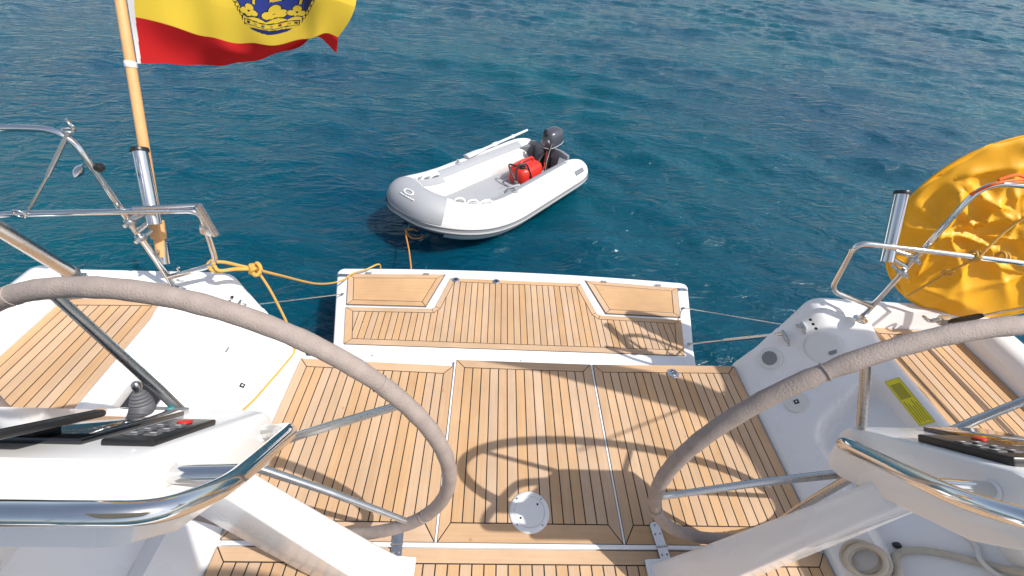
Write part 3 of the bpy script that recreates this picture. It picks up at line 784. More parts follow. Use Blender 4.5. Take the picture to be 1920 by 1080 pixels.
    # side arches
    for s_ in (-.42, .56):
        cc = s_+.25*np.sign(s_)*(b-.9)*.4
        put((np.abs(a-cc) < .055) & (b > .95), ink); put((np.abs(a-cc) < .03) & (b > .95), yel)
    # leaf ornaments
    for a0_, sc in ((-.52, .8), (-.02, .0), (.06, 1.0), (.52, .75)):
        if sc == 0: continue
        for rr_, c_ in ((1.22, ink), (1.0, yel)):
            for da, db, r_ in ((0, .80, .13), (-.15, .64, .12), (.15, .64, .12), (0, .56, .09)):
                put(((a-a0_-da*sc)**2+((b-db)*.95)**2) < (r_*sc*rr_)**2, c_)
    # scalloped coronet rim
    scal = .40+.10*np.abs(np.sin((a+.1)*7.2))
    put((np.abs(a) < .66) & (b < scal+.045) & (b > .30), ink); put((np.abs(a) < .645) & (b < scal+.012) & (b > .30), yel)
    # jewelled band
    top, bot = .37+.05*a*a, .15+.10*a*a
    wid = .60+.05*(b-.15)*4*.2
    put((np.abs(a) < wid) & (b < top) & (b > bot-.13*(1-(a/.6)**2)), ink)
    put((np.abs(a) < wid-.025) & (b < top-.035) & (b > bot-.11*(1-(a/.6)**2)), yel)
    put((np.abs(a) < wid-.03) & (np.abs(b-(top+bot)/2+.07) < .012), ink)
    put((a/.44)**2+((b-.075-.06*a*a)/.075)**2 < 1, ink); put((a/.42)**2+((b-.075-.06*a*a)/.06)**2 < 1, blue*.55)
    for a0_, c_ in ((-.5, ink), (-.33, yel*.6), (-.15, ink*2+np.array((.0, .08, .08))), (.03, yel*.6), (.2, np.array((.10, .01, .06))), (.38, yel*.6), (.52, ink)):
        put((np.abs(a-a0_) < .036) & (np.abs(b-.27-.05*a0_*a0_) < .034), c_)
    col = np.clip(col, 0, 1)
    ny, nx = len(vv), len(U); idx = np.arange(nx*ny).reshape(ny, nx)
    Fq = np.stack([idx[:-1, :-1], idx[:-1, 1:], idx[1:, 1:], idx[1:, :-1]], -1).reshape(-1, 4)
    me = bpy.data.meshes.new('flag'); me.from_pydata(V.reshape(-1, 3).tolist(), [], Fq.tolist())
    at_ = me.color_attributes.new('print', 'FLOAT_COLOR', 'POINT')
    at_.data.foreach_set('color', np.concatenate([col.reshape(-1, 3), np.ones((nx*ny, 1))], 1).astype(np.float32).ravel())
    me.polygons.foreach_set('use_smooth', np.ones(len(Fq), dtype=bool))
    M = bpy.data.materials.new('printed_flag_cloth'); M.use_nodes = True; n = M.node_tree.nodes; L = M.node_tree.links; p = n['Principled BSDF']
    ca = n.new('ShaderNodeVertexColor'); ca.layer_name = 'print'; L.new(ca.outputs[0], p.inputs['Base Color']); p.inputs['Roughness'].default_value = .8
    p.inputs['Specular IOR Level'].default_value = .2
    tr = n.new('ShaderNodeBsdfTranslucent'); L.new(ca.outputs[0], tr.inputs[0]); mx = n.new('ShaderNodeMixShader'); mx.inputs[0].default_value = .35
    L.new(p.outputs[0], mx.inputs[1]); L.new(tr.outputs[0], mx.inputs[2]); L.new(mx.outputs[0], n['Material Output'].inputs[0])
    me.materials.append(M)
    o = bpy.data.objects.new('flag', me); COL.objects.link(o)
    tag(o, 'red and yellow ensign with a blue crown flying from the wooden flagstaff', 'flag')
flag()

# ------------------------------------------------------------------ yellow round cover on the starboard rail
def yellow_cover():
    c = Vector((2.254, 1.714, .959)); t = thing('yellow_cover', 'round yellow vinyl cover lashed behind the starboard stern rail', 'cover', (2.235, 1.72, .42))
    R = .468; nr, na = 44, 150
    ux = Vector((.955, -.296, 0)).normalized(); tl = Vector((0, .2, 1)); tl = (tl-ux*tl.dot(ux)).normalized(); nn = ux.cross(tl); nn = nn if nn.y < 0 else -nn
    g = np.random.default_rng(5)
    ks = [(g.uniform(5, 11), g.uniform(0, 3.14), g.uniform(0, 6.28), g.uniform(.008, .022)) for _ in range(8)]
    anchors = [(-.27, -.02, 7, .4, .024), (-.13, -.02, 6, 1.7, .020), (-.36, .22, 6, .9, .022), (.02, .30, 7, 2.2, .020), (-.24, -.34, 7, 2.9, .020), (.15, -.15, 6, .2, .018), (-.05, .12, 5, 1.1, .014)]
    def hgt(x, y):
        h = 0
        for ax, ay, nf, ph, am in anchors:
            dx, dy = x-ax, y-ay; rr_ = math.hypot(dx, dy)+1e-6; an = math.atan2(dy, dx)
            s_ = abs(math.sin(nf*.5*an+ph+.8*math.sin(2*an+ph)+1.2*rr_))
            h += 1.1*am*((1-s_)**2.0)*(1-math.exp(-rr_/.07))*math.exp(-rr_/.30)
        for k, th, ph, am in ks[:3]:
            h += .5*am*math.sin(k*.6*(x*math.cos(th)+y*math.sin(th))+ph)
        return h
    V, Fs = [], []
    for side in (1, -1):
        for i in range(nr+1):
            for k in range(na):
                a = 2*math.pi*k/na; r = R*(i/nr)*(1+.012*math.sin(a*9+.5)+.008*math.sin(a*23))
                x, y = r*math.cos(a), r*math.sin(a)
                q = i/nr; h = .055*math.sqrt(max(0, 1-q**5))+(hgt(x, y)-.01)*(1-q**10)*2.0+.005*math.sin(a*17+3*math.sin(a*3))*q**6*(1-q**12)
                p = c+ux*x+tl*y+nn*(h if side > 0 else -h*.6)
                V.append(p)
    base2 = (nr+1)*na
    for b0 in (0, base2):
        for i in range(nr):
            for k in range(na): Fs.append((b0+i*na+k, b0+i*na+(k+1) % na, b0+(i+1)*na+(k+1) % na, b0+(i+1)*na+k))
    for k in range(na): Fs.append((nr*na+k, nr*na+(k+1) % na, base2+nr*na+(k+1) % na, base2+nr*na+k))
    obj('cover', (V, Fs), YEL, t, smooth=True, sharp=180)
    obj('edge_hem', tube([c+ux*(R*1.0*math.cos(a))+tl*(R*1.0*math.sin(a)) for a in np.linspace(0, 2*math.pi, 120, endpoint=False)], .007, 6, closed=True), YEL, t, smooth=True, sharp=180)
    # lashings
    lash = []
    for px in (1.965, 2.10):
        lash.append(ring(Vector((px, 1.545+.01, .937)), .022, .0065, (1, -.1, 0), 16, 6)); lash.append(ring(Vector((px+.012, 1.545+.01, .937)), .022, .0065, (1, .15, 0), 16, 6))
    lash.append(tube(catmull([(1.965, 1.53, .945), (2.03, 1.57, 1.08), (2.10, 1.57, 1.22), (2.15, 1.58, 1.33)], 8), .0055, 6))
    lash.append(tube(catmull([(1.968, 1.54, .925), (1.985, 1.60, .80), (1.98, 1.63, .70), (1.96, 1.65, .60)], 8), .0055, 6))
    lash.append(ring(Vector((1.985, 1.60, .80)), .020, .006, (.3, 1, .4), 16, 6))
    obj('lashing', join(*lash), ROPEY, t, smooth=True)
    obj('orange_tie', join(tube(catmull([(1.80, 1.625, 1.20), (1.83, 1.60, 1.262), (1.90, 1.60, 1.285), (2.0, 1.62, 1.28), (2.06, 1.64, 1.25)], 8), .006, 6), tube(catmull([(1.86, 1.62, 1.275), (1.93, 1.63, 1.296), (2.02, 1.64, 1.272)], 8), .006, 6)), ORNG, t, smooth=True)
yellow_cover()

# ------------------------------------------------------------------ backstays
bs = thing('backstay', 'port backstay in a thick grey steel tube at the gunwale', 'backstay', (-2.13, 1.55, .545), 'backstays')
bd = Vector((.106, -.206, .397)).normalized(); b0 = Vector((-2.12, 1.575, .545))
obj('cover_tube', tube([b0+bd*.10, b0+bd*1.6], .028, 20), STEEL2, bs, smooth=True)
obj('collar', lathe([(.012, .0), (.014, .05), (.031, .085), (.031, .115), (.026, .12)], b0, bd, 20), DGREY, bs, smooth=True)
obj('wire', tube([b0, b0+bd*2.4], .006, 8), STEEL2, bs, smooth=True)
obj('chain_plate', box(b0+Vector((0, 0, .012)), (.05, .03, .05)), STEEL, bs, bevel=.006)
bs = thing('backstay', 'starboard backstay wire with black turnbuckle below the yellow cover', 'backstay', (2.12, 1.53, .53), 'backstays')
b0 = Vector((2.12, 1.53, .535)); bd2 = Vector((1.2, -.9, 1.4)).normalized()
bd2 = Vector((-2.05, -11.5, 17)).normalized()
obj('turnbuckle', lathe([(.010, .02), (.013, .05), (.014, .17), (.008, .20)], b0, bd2, 14), BLACK, bs, smooth=True)
obj('wire', tube([b0, b0+bd2*2.4], .006, 8), STEEL2, bs, smooth=True)
obj('toggle', join(box(b0+Vector((-.02, 0, .015)), (.05, .035, .04)), ring(b0+Vector((-.06, .0, .012)), .022, .008, (0, 1, .6), 16, 8), ring(b0+Vector((-.10, .01, .010)), .018, .006, (.4, 0, 1), 16, 8)), STEEL2, bs, smooth=True)

# ------------------------------------------------------------------ ropes, wires, strut
def thread(name, label, cat, pts, r, material, n=10, group=None, sides=8):
    o = obj(name, tube(catmull(pts, n), r, sides), material, None, smooth=True, sharp=180); return tag(o, label, cat, group)
def mooring():
    t = thing('mooring_line', 'yellow rope knotted round the port stern rail and led to the swim platform', 'rope', (-1.49, 1.62, .63))
    loops = [catmull([(-1.50, 1.60, .655), (-1.525, 1.64, .635), (-1.49, 1.665, .615), (-1.42, 1.66, .60), (-1.375, 1.665, .585)], 8),
             catmull([(-1.50, 1.60, .645), (-1.475, 1.585, .63), (-1.43, 1.63, .605), (-1.375, 1.665, .58)], 8),
             catmull([(-1.515, 1.625, .66), (-1.535, 1.61, .64), (-1.50, 1.59, .62), (-1.44, 1.64, .598), (-1.37, 1.67, .578)], 8)]
    obj('loop', join(*[tube(p, .0085, 8) for p in loops]), ROPEY, t, smooth=True, sharp=180)
    kn = [Vector((-1.365+.026*math.cos(a*2.0)*(.6+.4*math.cos(3*a)), 1.668+.024*math.sin(a*2), .578+.020*math.sin(3*a))) for a in np.linspace(0, 2*math.pi, 60, endpoint=False)]
    obj('knot', join(tube(kn, .010, 8, closed=True), ring((-1.375, 1.668, .578), .020, .010, (1, .3, -.2), 18, 8)), ROPEY, t, smooth=True, sharp=180)
    obj('standing_part', tube(catmull([(-1.36, 1.67, .575), (-1.34, 1.80, .43), (-1.36, 2.20, .02), (-1.38, 2.60, -.30), (-1.345, 2.755, -.355), (-1.25, 2.80, -.345), (-1.17, 2.915, -.372), (-1.16, 2.93, -.43)], 10), .0070, 8), ROPEY, t, smooth=True, sharp=180)
    obj('tail', tube(catmull([(-1.36, 1.67, .575), (-1.325, 1.655, .46), (-1.30, 1.640, .30), (-1.285, 1.625, .16), (-1.288, 1.60, .055), (-1.300, 1.50, .060), (-1.325, 1.35, .084), (-1.345, 1.25, .097), (-1.37, 1.15, .118), (-1.40, 1.0, .142)], 10), .0062, 8), ROPEY, t, smooth=True, sharp=180)
mooring()
def wire(sg, label):
    a, b = Vector((sg*1.478, 1.60, .385)), Vector((sg*1.36, 2.52, -.365))
    t = thing('platform_wire', label, 'wire', a, 'swim platform wires')
    obj('cable', tube([a, b], .0042, 8), STEEL2, t, smooth=True)
    obj('eye_plate', box(a+Vector((sg*.002, 0, .0)), (.012, .05, .06), Matrix.Rotation(-sg*.45, 3, 'Y')), STEEL, t, bevel=.004)
    obj('shackle', ring(a+Vector((-sg*.014, .012, 0)), .014, .0045, (0, .3, 1), 16, 8), STEEL2, t, smooth=True, sharp=180)
    obj('swage', tube([a+(b-a)*.03, a+(b-a)*.10], .0068, 10), STEEL2, t, smooth=True)
    obj('end_stop', lathe([(.010, -.01), (.010, .012), (.004, .014)], b, (b-a), 10), STEEL2, t, smooth=True)
wire(-1, 'port steel wire holding up the swim platform'); wire(1, 'starboard steel wire holding up the swim platform')
gs = thing('gas_strut', 'steel gas strut between the starboard coaming and the swim platform', 'strut', (1.42, 1.63, .30))
a, b = Vector((1.425, 1.62, .315)), Vector((1.27, 2.12, -.355))
obj('cylinder', tube([a, a+(b-a)*.56], .0125, 14), STEEL2, gs, smooth=True)
obj('piston_rod', tube([a+(b-a)*.54, b], .0055, 10), STEEL, gs, smooth=True)
obj('ball_joint', lathe([(.0001, -.014), (.011, -.008), (.014, 0), (.011, .008), (.0001, .014)], b, (1, 0, 0), 14), STEEL2, gs, smooth=True)
obj('mount_plate', box((1.415, 1.59, .312), (.012, .075, .06), Matrix.Rotation(-.5, 3, 'Y')), STEEL2, gs, bevel=.003)

# ------------------------------------------------------------------ dinghy (local frame: bow +X, port +Y)
DO = Vector((.54, 5.70, WATER)); DANG = math.atan2(-1.93, -1.72)
DR = Matrix.Rotation(DANG, 3, 'Z')
def dl(x, y, z): return DO + DR @ Vector((x, y, z))
din = thing('dinghy', 'white inflatable dinghy with grey bow floating behind the swim platform', 'dinghy', DO)
TR = .198; HB = .490
def dpath():
    P = []
    for x in np.linspace(-.14, 1.35, 22): P.append((x, HB-.055*(1-(x+.14)/1.49), .20))
    for a in np.linspace(0, math.pi/2, 22)[1:]: 
        P.append((1.35+.98*math.sin(a)**.90, HB*math.cos(a)**.66 if a < math.pi/2-1e-6 else 0, .20+.235*(math.sin(a))**2.0))
    Q = P + [(x, -y, z) for x, y, z in P[::-1][1:]]
    return Q
DP = dpath()
def tube_sector(r0, a0, a1, s0, s1, n=14, rfun=None):
    """strip of the buoyancy tube; angle 0 = outward, 90 = up, 180 = inboard; s = fraction of the path"""
    P = [Vector(p) for p in DP]; N = len(P); V, Fs = [], []
    i0, i1 = int(round(s0*(N-1))), int(round(s1*(N-1))); rows = 0
    for i in range(i0, i1+1):
        t = (P[min(i+1, N-1)]-P[max(i-1, 0)]); t.z *= 1; t.normalize()
        outw = Vector((t.y*-1, t.x, 0)).normalized()
        if i < N//2 and False: outw = -outw
        upv = t.cross(outw); upv = upv if upv.z > 0 else -upv
        rr = r0
        e = min(i, N-1-i)
        if e < 6: rr = r0-(TR*(1-math.sqrt(max(0, 1-((6-e)/6.3)**2.6))))*0.75
        for k in range(n+1):
            a = math.radians(a0+(a1-a0)*k/n)
            V.append(dl(*(P[i]+(outw*math.cos(a)+upv*math.sin(a))*rr))); 
        rows += 1
    for i in range(rows-1):
        for k in range(n): Fs.append((i*(n+1)+k, i*(n+1)+k+1, (i+1)*(n+1)+k+1, (i+1)*(n+1)+k))
    return V, Fs
obj('buoyancy_tube', join(tube_sector(TR, 0, 360, 0, 1, 28), lathe([(.0001, -.04), (.03, -.035), (.062, 0)], dl(-.14, HB-.055, .2), DR @ Vector((1, 0, 0)), 28), lathe([(.0001, -.04), (.03, -.035), (.062, 0)], dl(-.14, -HB+.055, .2), DR @ Vector((1, 0, 0)), 28)), PVCW, din, smooth=True, sharp=180)
bp_ = obj('bow_patch', tube_sector(TR+.004, 8, 178, .425, .585, 20), PVCG, din, smooth=True, sharp=180)
obj('bow_underside', tube_sector(TR+.004, -95, -12, .42, .59, 12), NAVY, din, smooth=True, sharp=180)
for nm, aa, bb, rr, mm in (('rub_strake', -16, 2, TR+.012, PVCG), ('rub_strake', -11, -5, TR+.020, PVCW), ('rub_strake', -19, -15.5, TR+.016, PVCM), ('rub_strake', 1.5, 4.5, TR+.016, PVCM)):
    obj(nm, tube_sector(rr, aa, bb, .012, .988, 4), mm, din, smooth=True, sharp=180)
for (a, b) in ((.06, .30), (.70, .94)):
    obj('seat_pad', tube_sector(TR+.005, 95, 130, a, b, 8), PVCG, din, smooth=True, sharp=180)
for (a, b) in ((.335, .405), (.60, .70)):
    gp = obj('grip_pad', tube_sector(TR+.004, 108, 146, a, b, 8), PVCG, din, smooth=True, sharp=180)
for sp in (.16, .30, .70, .84):
    obj('seam_tape', tube_sector(TR+.0022, 5, 345, sp-.004, sp+.0125, 28), mat('tape_white', (.70, .70, .69), .5), din, smooth=True, sharp=180)
# carrying loops along both sides
def tube_pt(s, ang, r):
    P = [Vector(p) for p in DP]; N = len(P); f = s*(N-1); i = int(f); q = P[i].lerp(P[min(i+1, N-1)], f-i)
    t = (P[min(i+1, N-1)]-P[max(i-1, 0)]).normalized(); outw = Vector((-t.y, t.x, 0)).normalized(); upv = t.cross(outw); upv = upv if upv.z > 0 else -upv
    a = math.radians(ang); return dl(*(q+(outw*math.cos(a)+upv*math.sin(a))*r))
for s, ang in ((.605, 118), (.640, 120), (.676, 120), (.395, 92), (.360, 88), (.325, 85)):
    pts = [tube_pt(s+ds, ang, TR+h) for ds, h in ((-.0155, .0), (-.012, .035), (0, .052), (.012, .035), (.0155, .0))]
    obj('carry_loop', tube(catmull(pts, 6), .010, 8, flat=1.0), PVCW, din, smooth=True, sharp=180)
# safety line and inner handle
obj('inner_handle', tube(catmull([tube_pt(.21, 118, TR+.01), tube_pt(.225, 132, TR+.03), tube_pt(.232, 150, TR+.03), tube_pt(.23, 165, TR+.01)], 6), .016, 8), PVCG, din, smooth=True, sharp=180)
obj('towing_ring', join(ring(dl(2.33+.15, 0, .24), .03, .008, DR @ Vector((0, 1, 0)), 16, 8), box(dl(2.33+.165, 0, .27), (.05, .05, .04))), STEEL2, din, smooth=True)
# valve patch on the starboard tube
vp = obj('valve_patch', tube_sector(TR+.006, 100, 128, .715, .755, 6), PVCG, din, smooth=True)
obj('rowlock', lathe([(.035, 0), (.035, .01), (.016, .015), (.016, .05), (.0001, .055)], tube_pt(.76, 96, TR), DR @ Vector((0, 0, 1)), 16), PVCG, din, smooth=True)
obj('rowlock', lathe([(.035, 0), (.035, .01), (.016, .015), (.016, .05), (.0001, .055)], tube_pt(.24, 96, TR), DR @ Vector((0, 0, 1)), 16), PVCG, din, smooth=True)
# small side labels
obj('side_plate', tube_sector(TR+.004, 30, 48, .03, .07, 4), PVCM, din, smooth=True)
# floor and transom
FL = []
for x in np.linspace(.10, 1.30, 8): FL.append((x, .33))
for a in np.linspace(0, math.pi/2, 10)[1:]: FL.append((1.30+.74*math.sin(a), .33*math.cos(a)))
FLp = FL+[(x, -y) for x, y in FL[::-1][1:]]
obj('floor', prism(FLp, .10, .145, lambda x, y, z: dl(x, y, z+.08*max(0, x-1.4))), PVCG, din, bevel=.01)
obj('floor_seam', join(*[box(dl(.30+.0*k, -.24+.08*k, .147), (.002, .002, .002)) for k in range(1)]+[prism([(.14, y-.003), (1.5, y-.003), (1.5, y+.003), (.14, y+.003)], .1455, .1475, dl) for y in np.linspace(-.24, .24, 7)]), PVCM, din)
tm = obj('transom', prism([(-.33, 0.02), (.33, .02), (.33, .40), (.20, .43), (-.20, .43), (-.33, .40)], 0.03, .075, lambda y, z, x: dl(x, y, z)), PVCM, din, bevel=.008)
obj('transom_corner', prism([(.10, .33), (.10, .22), (.30, .33)], .15, .36, lambda x, y, z: dl(x, y, z)), PVCM, din)
obj('transom_corner', prism([(.10, -.33), (.10, -.22), (.30, -.33)], .15, .36, lambda x, y, z: dl(x, y, z)), PVCM, din)
# emblem on the bow patch: ring with a small bar of lettering below it
def bow_frame(a, b, h):
    """a along the beam, b up the bow patch"""
    ang = math.radians(62+b*150); r = TR+.004+h; s = .5-a*.19
    P = [Vector(p) for p in DP]; N = len(P); f = s*(N-1); i = int(f); q = P[i].lerp(P[min(i+1, N-1)], f-i)
    t = (P[min(i+2, N-1)]-P[max(i-1, 0)]).normalized(); outw = Vector((-t.y, t.x, 0)).normalized(); upv = t.cross(outw); upv = upv if upv.z > 0 else -upv
    return dl(*(q+(outw*math.cos(ang)+upv*math.sin(ang))*r))
rg = [bow_frame(.040*math.cos(a), .03+.050*math.sin(a), .003) for a in np.linspace(0, 2*math.pi, 24, endpoint=False)]
letters = [tube([bow_frame(-.05+.022*k, -.065, .003), bow_frame(-.05+.022*k+.012, -.060, .003)], .0075, 6) for k in range(6)]
obj('emblem', join(tube(rg, .0085, 6, closed=True), *letters), PVCW, bp_, smooth=True)
# oar lying along the port tube
oar = thing('oar', 'grey aluminium oar lying along the far tube of the dinghy', 'oar', dl(.3, .5, .42))
o0, o1 = dl(1.12, -.50, .425), dl(-.12, -.53, .435)
obj('shaft', tube([o0.lerp(o1, k/8) for k in range(9)], .017, 12), mat('oar_grey', (.55, .56, .57), .35, var=.05), oar, smooth=True)
obj('sleeve', tube([o0.lerp(o1, .40), o0.lerp(o1, .47)], .024, 12), PVCW, oar, smooth=True)
obj('blade', tube([o0.lerp(o1, k/8*.28) for k in range(9)], lambda s: .022+.03*math.sin(min(1, (1-s)*1.6)*1.57), 12, flat=.35), mat('oar_grey', (.55, .56, .57), .35), oar, smooth=True)
obj('clip', tube([o0.lerp(o1, .72), o0.lerp(o1, .75)], .024, 12), PVCW, oar, smooth=True)

# outboard motor clamped to the transom
om = thing('outboard_motor', 'dark grey outboard motor tilted on the dinghy transom', 'outboard motor', dl(-.02, 0, .42))
def dm(x, y, z): return dl(x+.10, y, z-.20)
def cowl():
    secs = []
    for z, sx, sy, ox in ((.60, .115, .085, -.10), (.615, .15, .105, -.10), (.65, .165, .115, -.105), (.72, .165, .115, -.105), (.78, .155, .108, -.10), (.82, .135, .095, -.092), (.845, .10, .07, -.085), (.852, .05, .035, -.08)):
        row = []
        for k in range(28):
            a = 2*math.pi*k/28; c, s = math.cos(a), math.sin(a)
            x = ox+sx*abs(c)**.7*(1 if c > 0 else -1); y = sy*abs(s)**.7*(1 if s > 0 else -1)
            row.append(dm(x, y, z+(x+.1)*(-.12)))
        secs.append(row+[row[0]])
    return loft(secs)
cw = obj('cowl', cowl(), COWL, om, smooth=True, sharp=60)
obj('cowl_band', join(*[tube([dm(-.10+.166*abs(math.cos(a))**.7*(1 if math.cos(a) > 0 else -1), .116*abs(math.sin(a))**.7*(1 if math.sin(a) > 0 else -1), .655-.02*math.cos(a)) for a in np.linspace(0, 2*math.pi, 32, endpoint=False)], .006, 6, closed=True)]), PVCG, cw, smooth=True)
obj('cowl_number', join(tube([dm(.060, .045, .745), dm(.062, .065, .745), dm(.058, .066, .720), dm(.060, .047, .720), dm(.060, .047, .745)], .005, 6)), PVCW, cw, smooth=True)
obj('pull_handle', tube([dm(.05, 0, .80), dm(.085, 0, .83), dm(.07, 0, .88)], .022, 10), BLACK, om, smooth=True)
obj('mid_section', join(box(dm(-.10, 0, .56), (.17, .13, .10), DR), box(dm(-.14, 0, .28), (.10, .055, .52), DR), box(dm(-.17, 0, -.05), (.16, .03, .22), DR)), BLACK, om, bevel=.012)
obj('clamp_bracket', join(box(dm(.02, .06, .42), (.14, .03, .16), DR), box(dm(.02, -.06, .42), (.14, .03, .16), DR), tube([dm(.08, .06, .38), dm(.15, .06, .36)], .012, 8), tube([dm(.08, -.06, .38), dm(.15, -.06, .36)], .012, 8)), BLACK, om, bevel=.004)
obj('tiller', tube(catmull([dm(.02, .0, .57), dm(.12, .02, .55), dm(.24, .05, .50), dm(.30, .06, .46)], 6), .020, 10), BLACK, om, smooth=True)
obj('red_cord', tube(catmull([dm(.06, .05, .60), dm(.12, .09, .52), dm(.10, .06, .46), dm(.15, .10, .42), dm(.20, .05, .36)], 8), .011, 6), RED, om, smooth=True)
obj('cowl_latch', box(dm(-.28, .0, .62), (.03, .05, .05), DR), PVCW, om, bevel=.006)
# red fuel tank with hose
def dt(x, y, z): return dl(x+.09, y+.02, z)
ft = thing('fuel_tank', 'red portable fuel tank on the dinghy floor in front of the motor', 'fuel tank', dt(.48, .04, .15))
def tankf():
    secs = []
    for z, k in ((.15, .86), (.165, .96), (.20, 1.0), (.29, 1.0), (.335, .94), (.36, .80), (.372, .5), (.374, .05)):
        row = []
        for i in range(28):
            a = 2*math.pi*i/28; c, s = math.cos(a), math.sin(a)
            row.append(dt(.50+.225*k*abs(c)**.6*(1 if c > 0 else -1), .03+.155*k*abs(s)**.6*(1 if s > 0 else -1), z))
        secs.append(row+[row[0]])
    return loft(secs)
tk = obj('tank_body', tankf(), RED, ft, smooth=True, sharp=60)
obj('carry_handle', tube(catmull([dt(.36, .03, .36), dt(.39, .03, .41), dt(.50, .03, .425), dt(.61, .03, .41), dt(.64, .03, .36)], 6), .017, 10), RED, ft, smooth=True)
obj('filler_cap', lathe([(.045, 0), (.045, .03), (.038, .036), (.0001, .038)], dt(.63, .07, .355), (0, 0, 1), 20), BLACK, ft, smooth=True)
obj('fuel_hose', tube(catmull([dt(.66, .0, .37), dt(.76, -.04, .40), dt(.80, .10, .28), dt(.74, .18, .17), dt(.60, .22, .20), dt(.62, .13, .42), dt(.74, .08, .40), dt(.80, .16, .20), dt(.66, .26, .16), dt(.40, .24, .18), dt(.18, .12, .34), dt(.0, .05, .52)], 8), .011, 8), BLACK, ft, smooth=True)
obj('primer_bulb', lathe([(.012, -.05), (.026, -.03), (.028, 0), (.026, .03), (.012, .05)], dt(.80, .13, .22), (.3, .2, -1), 14), DGREY, ft, smooth=True)
# painter
pt = thing('painter_rope', 'orange painter rope from the dinghy bow to the swim platform', 'rope', dl(2.55, 0, .1))
bowp = dl(2.485, 0, .225)
obj('line', tube(catmull([bowp, bowp+Vector((.0, -.06, -.04)), bowp.lerp(Vector((-.90, 2.93, -.46)), .45)+Vector((0, 0, -.05)), Vector((-.90, 2.93, -.46)), Vector((-.90, 2.905, -.41))], 8), .0075, 8), ROPEO, pt, smooth=True, sharp=180)
obj('knot', join(ring(bowp+Vector((.0, -.03, -.03)), .03, .010, (1, .2, 0), 14, 6), tube(catmull([bowp+Vector((0, -.03, -.04)), bowp+Vector((.06, -.06, -.08)), bowp+Vector((.14, -.04, -.09)), bowp+Vector((.17, -.03, -.07))], 6), .009, 6), tube(catmull([bowp+Vector((0, -.02, -.0)), bowp+Vector((.07, -.04, .02)), bowp+Vector((.12, -.03, -.01))], 6), .008, 6)), ROPEO, pt, smooth=True)

# ------------------------------------------------------------------ small gear
bb = thing('control_box', 'black angled control box on the port coaming behind the joystick', 'control box', (-1.74, 1.14, .36))
R_ = Matrix.Rotation(.75, 3, 'Z') @ Matrix.Rotation(.25, 3, 'X')
frb = wall_frame(-1, 1.085, .86)
obj('housing', prism(rrect(.088, .070, .012), -.004, .034, frb), BLACK, bb, bevel=.006)
obj('lid', prism(rrect(.074, .056, .010), .0342, .040, frb), BLACK, bb, bevel=.003)
# coiled hose and hanging loop under the starboard console
hz = thing('shower_hose', 'beige hose hung in loops below the starboard console', 'hose', (1.33, .30, .1))
def wp(y, t, h): return wall_frame(1, y, t)(0, 0, h)
obj('hose', tube(catmull([wp(.36, .05, .02), wp(.45, .13, .02), wp(.525, .205, .014), wp(.585, .27, .014), wp(.60, .36, .014), wp(.585, .50, .014), wp(.547, .663, .014), wp(.50, .82, .014), wp(.46, .95, .016), wp(.40, 1.05, .02)], 10), .0135, 10), ROPEG, hz, smooth=True, sharp=180)
obj('hose', tube(catmull([wp(.62, .78, .010), wp(.575, .80, .012), wp(.53, .76, .030), wp(.48, .79, .032), wp(.43, .90, .02), wp(.36, 1.0, .02)], 10), .0085, 10), CREAM, hz, smooth=True, sharp=180)
obj('hose_end', lathe([(.008, 0), (.012, .008), (.012, .022), (.006, .028)], wp(.63, .30, .004), (.3, -.2, .6), 12), BLACK, hz, smooth=True)
cl = thing('coiled_rope', 'beige rope coil resting against the foot of the starboard coaming', 'rope', (1.34, .55, .06))
co = []
for k in range(4):
    a = np.linspace(0, 2*math.pi, 40, endpoint=False); rr = .066-.005*(k % 2)+.006*math.sin(k*2.3)
    f_ = wall_frame(1, .565+.014*math.sin(k*1.9), .06+.02*math.cos(k*2.6))
    co.append(tube([f_(rr*math.cos(t)*.85, rr*math.sin(t), .014+.019*k+.007*math.sin(2*t+1.7*k)+.004*math.sin(3*t)) for t in a], .0100, 8, closed=True))
obj('coil', join(*co), ROPEG, cl, smooth=True, sharp=180)
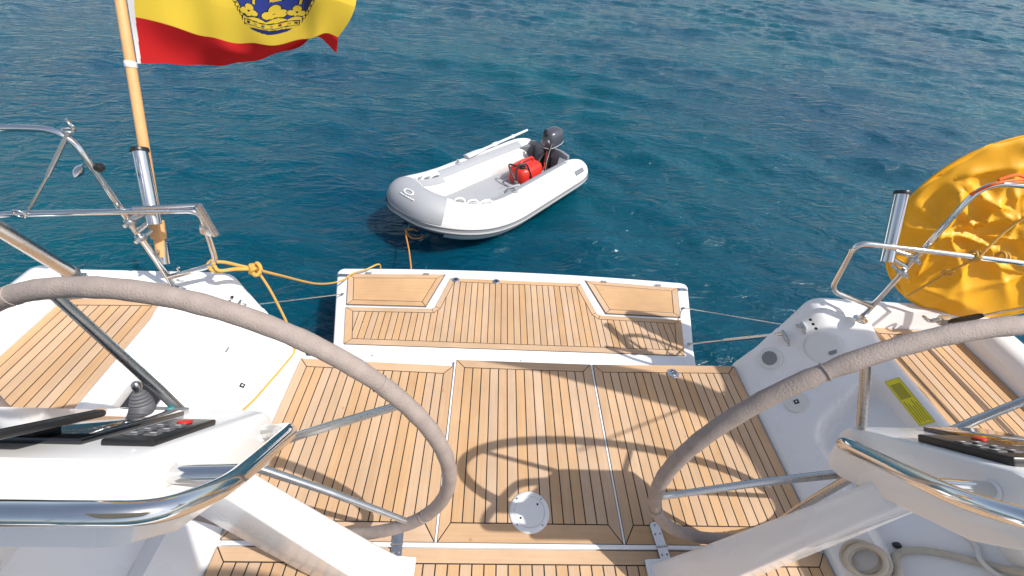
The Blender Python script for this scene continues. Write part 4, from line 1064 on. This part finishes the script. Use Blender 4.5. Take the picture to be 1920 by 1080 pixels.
# added out-of-view canvas roll on a pole, shaped to shade floor and starboard wall
aw = thing('shadow_caster_roll', 'added cream canvas shadow caster on a steel pole beside the cockpit', 'shadow caster', (2.40, .30, .54))
K = 2.15
flo = [(-.40, 1.66, .02), (.0, 1.615, .05), (.35, 1.555, .085), (.70, 1.475, .105), (.95, 1.40, .11), (1.12, 1.28, .11), (1.22, 1.10, .11), (1.25, .95, .11)]
pts = [(x+.65*K, y-.35*K, K) for x, y, _ in flo]
cp_ = catmull(pts, 8); rad = np.interp(np.linspace(0, 1, len(cp_)), np.linspace(0, 1, len(flo)), [q[2] for q in flo])
obj('floor_shade_roll', tube(cp_, lambda s: float(np.interp(s, np.linspace(0, 1, len(rad)), rad)), 18), CANVAS, aw, smooth=True, sharp=180)
e = cp_[-1]
sr = [Vector((2.60, y, 1.95)) for y in np.linspace(-.75, .98, 40)]
obj('side_shade_roll', tube(sr, lambda q: .165+.010*math.sin(q*40)+.008*math.sin(q*17+1), 22), CANVAS, aw, smooth=True, sharp=60)
obj('pole', tube(bent([(2.405, .30, .545), (2.56, .28, 1.9), (2.60, .30, 2.10), (e.x, e.y, e.z), cp_[len(cp_)//2]], .1, 6), .014, 10), STEEL, aw, smooth=True)

# added unseen canvas over the forward cockpit, aft edge shaped to shade port console
bt = thing('shadow_caster_top', 'added cream canvas shadow caster over the forward cockpit', 'bimini', (0, -1.2, .5))
ca = []
xs = np.linspace(-1.15, .66, 25); ys = np.linspace(-1.9, -.34, 12)
Vb = []
for zz in (0, -.006):
    for y in ys:
        for x in xs:
            ed = -.205-.16*sst((x-.22)/.26)+.022*math.sin(x*9)+.012*math.sin(x*23+1)
            y_ = -1.9+(ed+1.9)*(y+1.9)/(ys[-1]+1.9)
            Vb.append((x, y_, 2.60+zz-.05*x*x-.03*math.sin((y+1.9)*3.0)))
Fb = []; nxb, nyb = len(xs), len(ys)
for b_ in (0, nxb*nyb):
    for j in range(nyb-1):
        for i in range(nxb-1): Fb.append((b_+j*nxb+i, b_+j*nxb+i+1, b_+(j+1)*nxb+i+1, b_+(j+1)*nxb+i))
for j in range(nyb-1):
    for i in (0, nxb-1): Fb.append((j*nxb+i, (j+1)*nxb+i, nxb*nyb+(j+1)*nxb+i, nxb*nyb+j*nxb+i))
for i in range(nxb-1):
    for j in (0, nyb-1): Fb.append((j*nxb+i, j*nxb+i+1, nxb*nyb+j*nxb+i+1, nxb*nyb+j*nxb+i))
obj('shade_sheet', (Vb, Fb), CANVAS, bt, smooth=True, sharp=60)
for yy in (-.35, -1.85):
    obj('bow', tube(bent([(-1.85, -1.1, .46), (-1.2, yy, 2.52), (.70, yy, 2.56), (1.85, -1.1, .46)], .25, 8), .0125, 10), STEEL, bt, smooth=True, sharp=180)
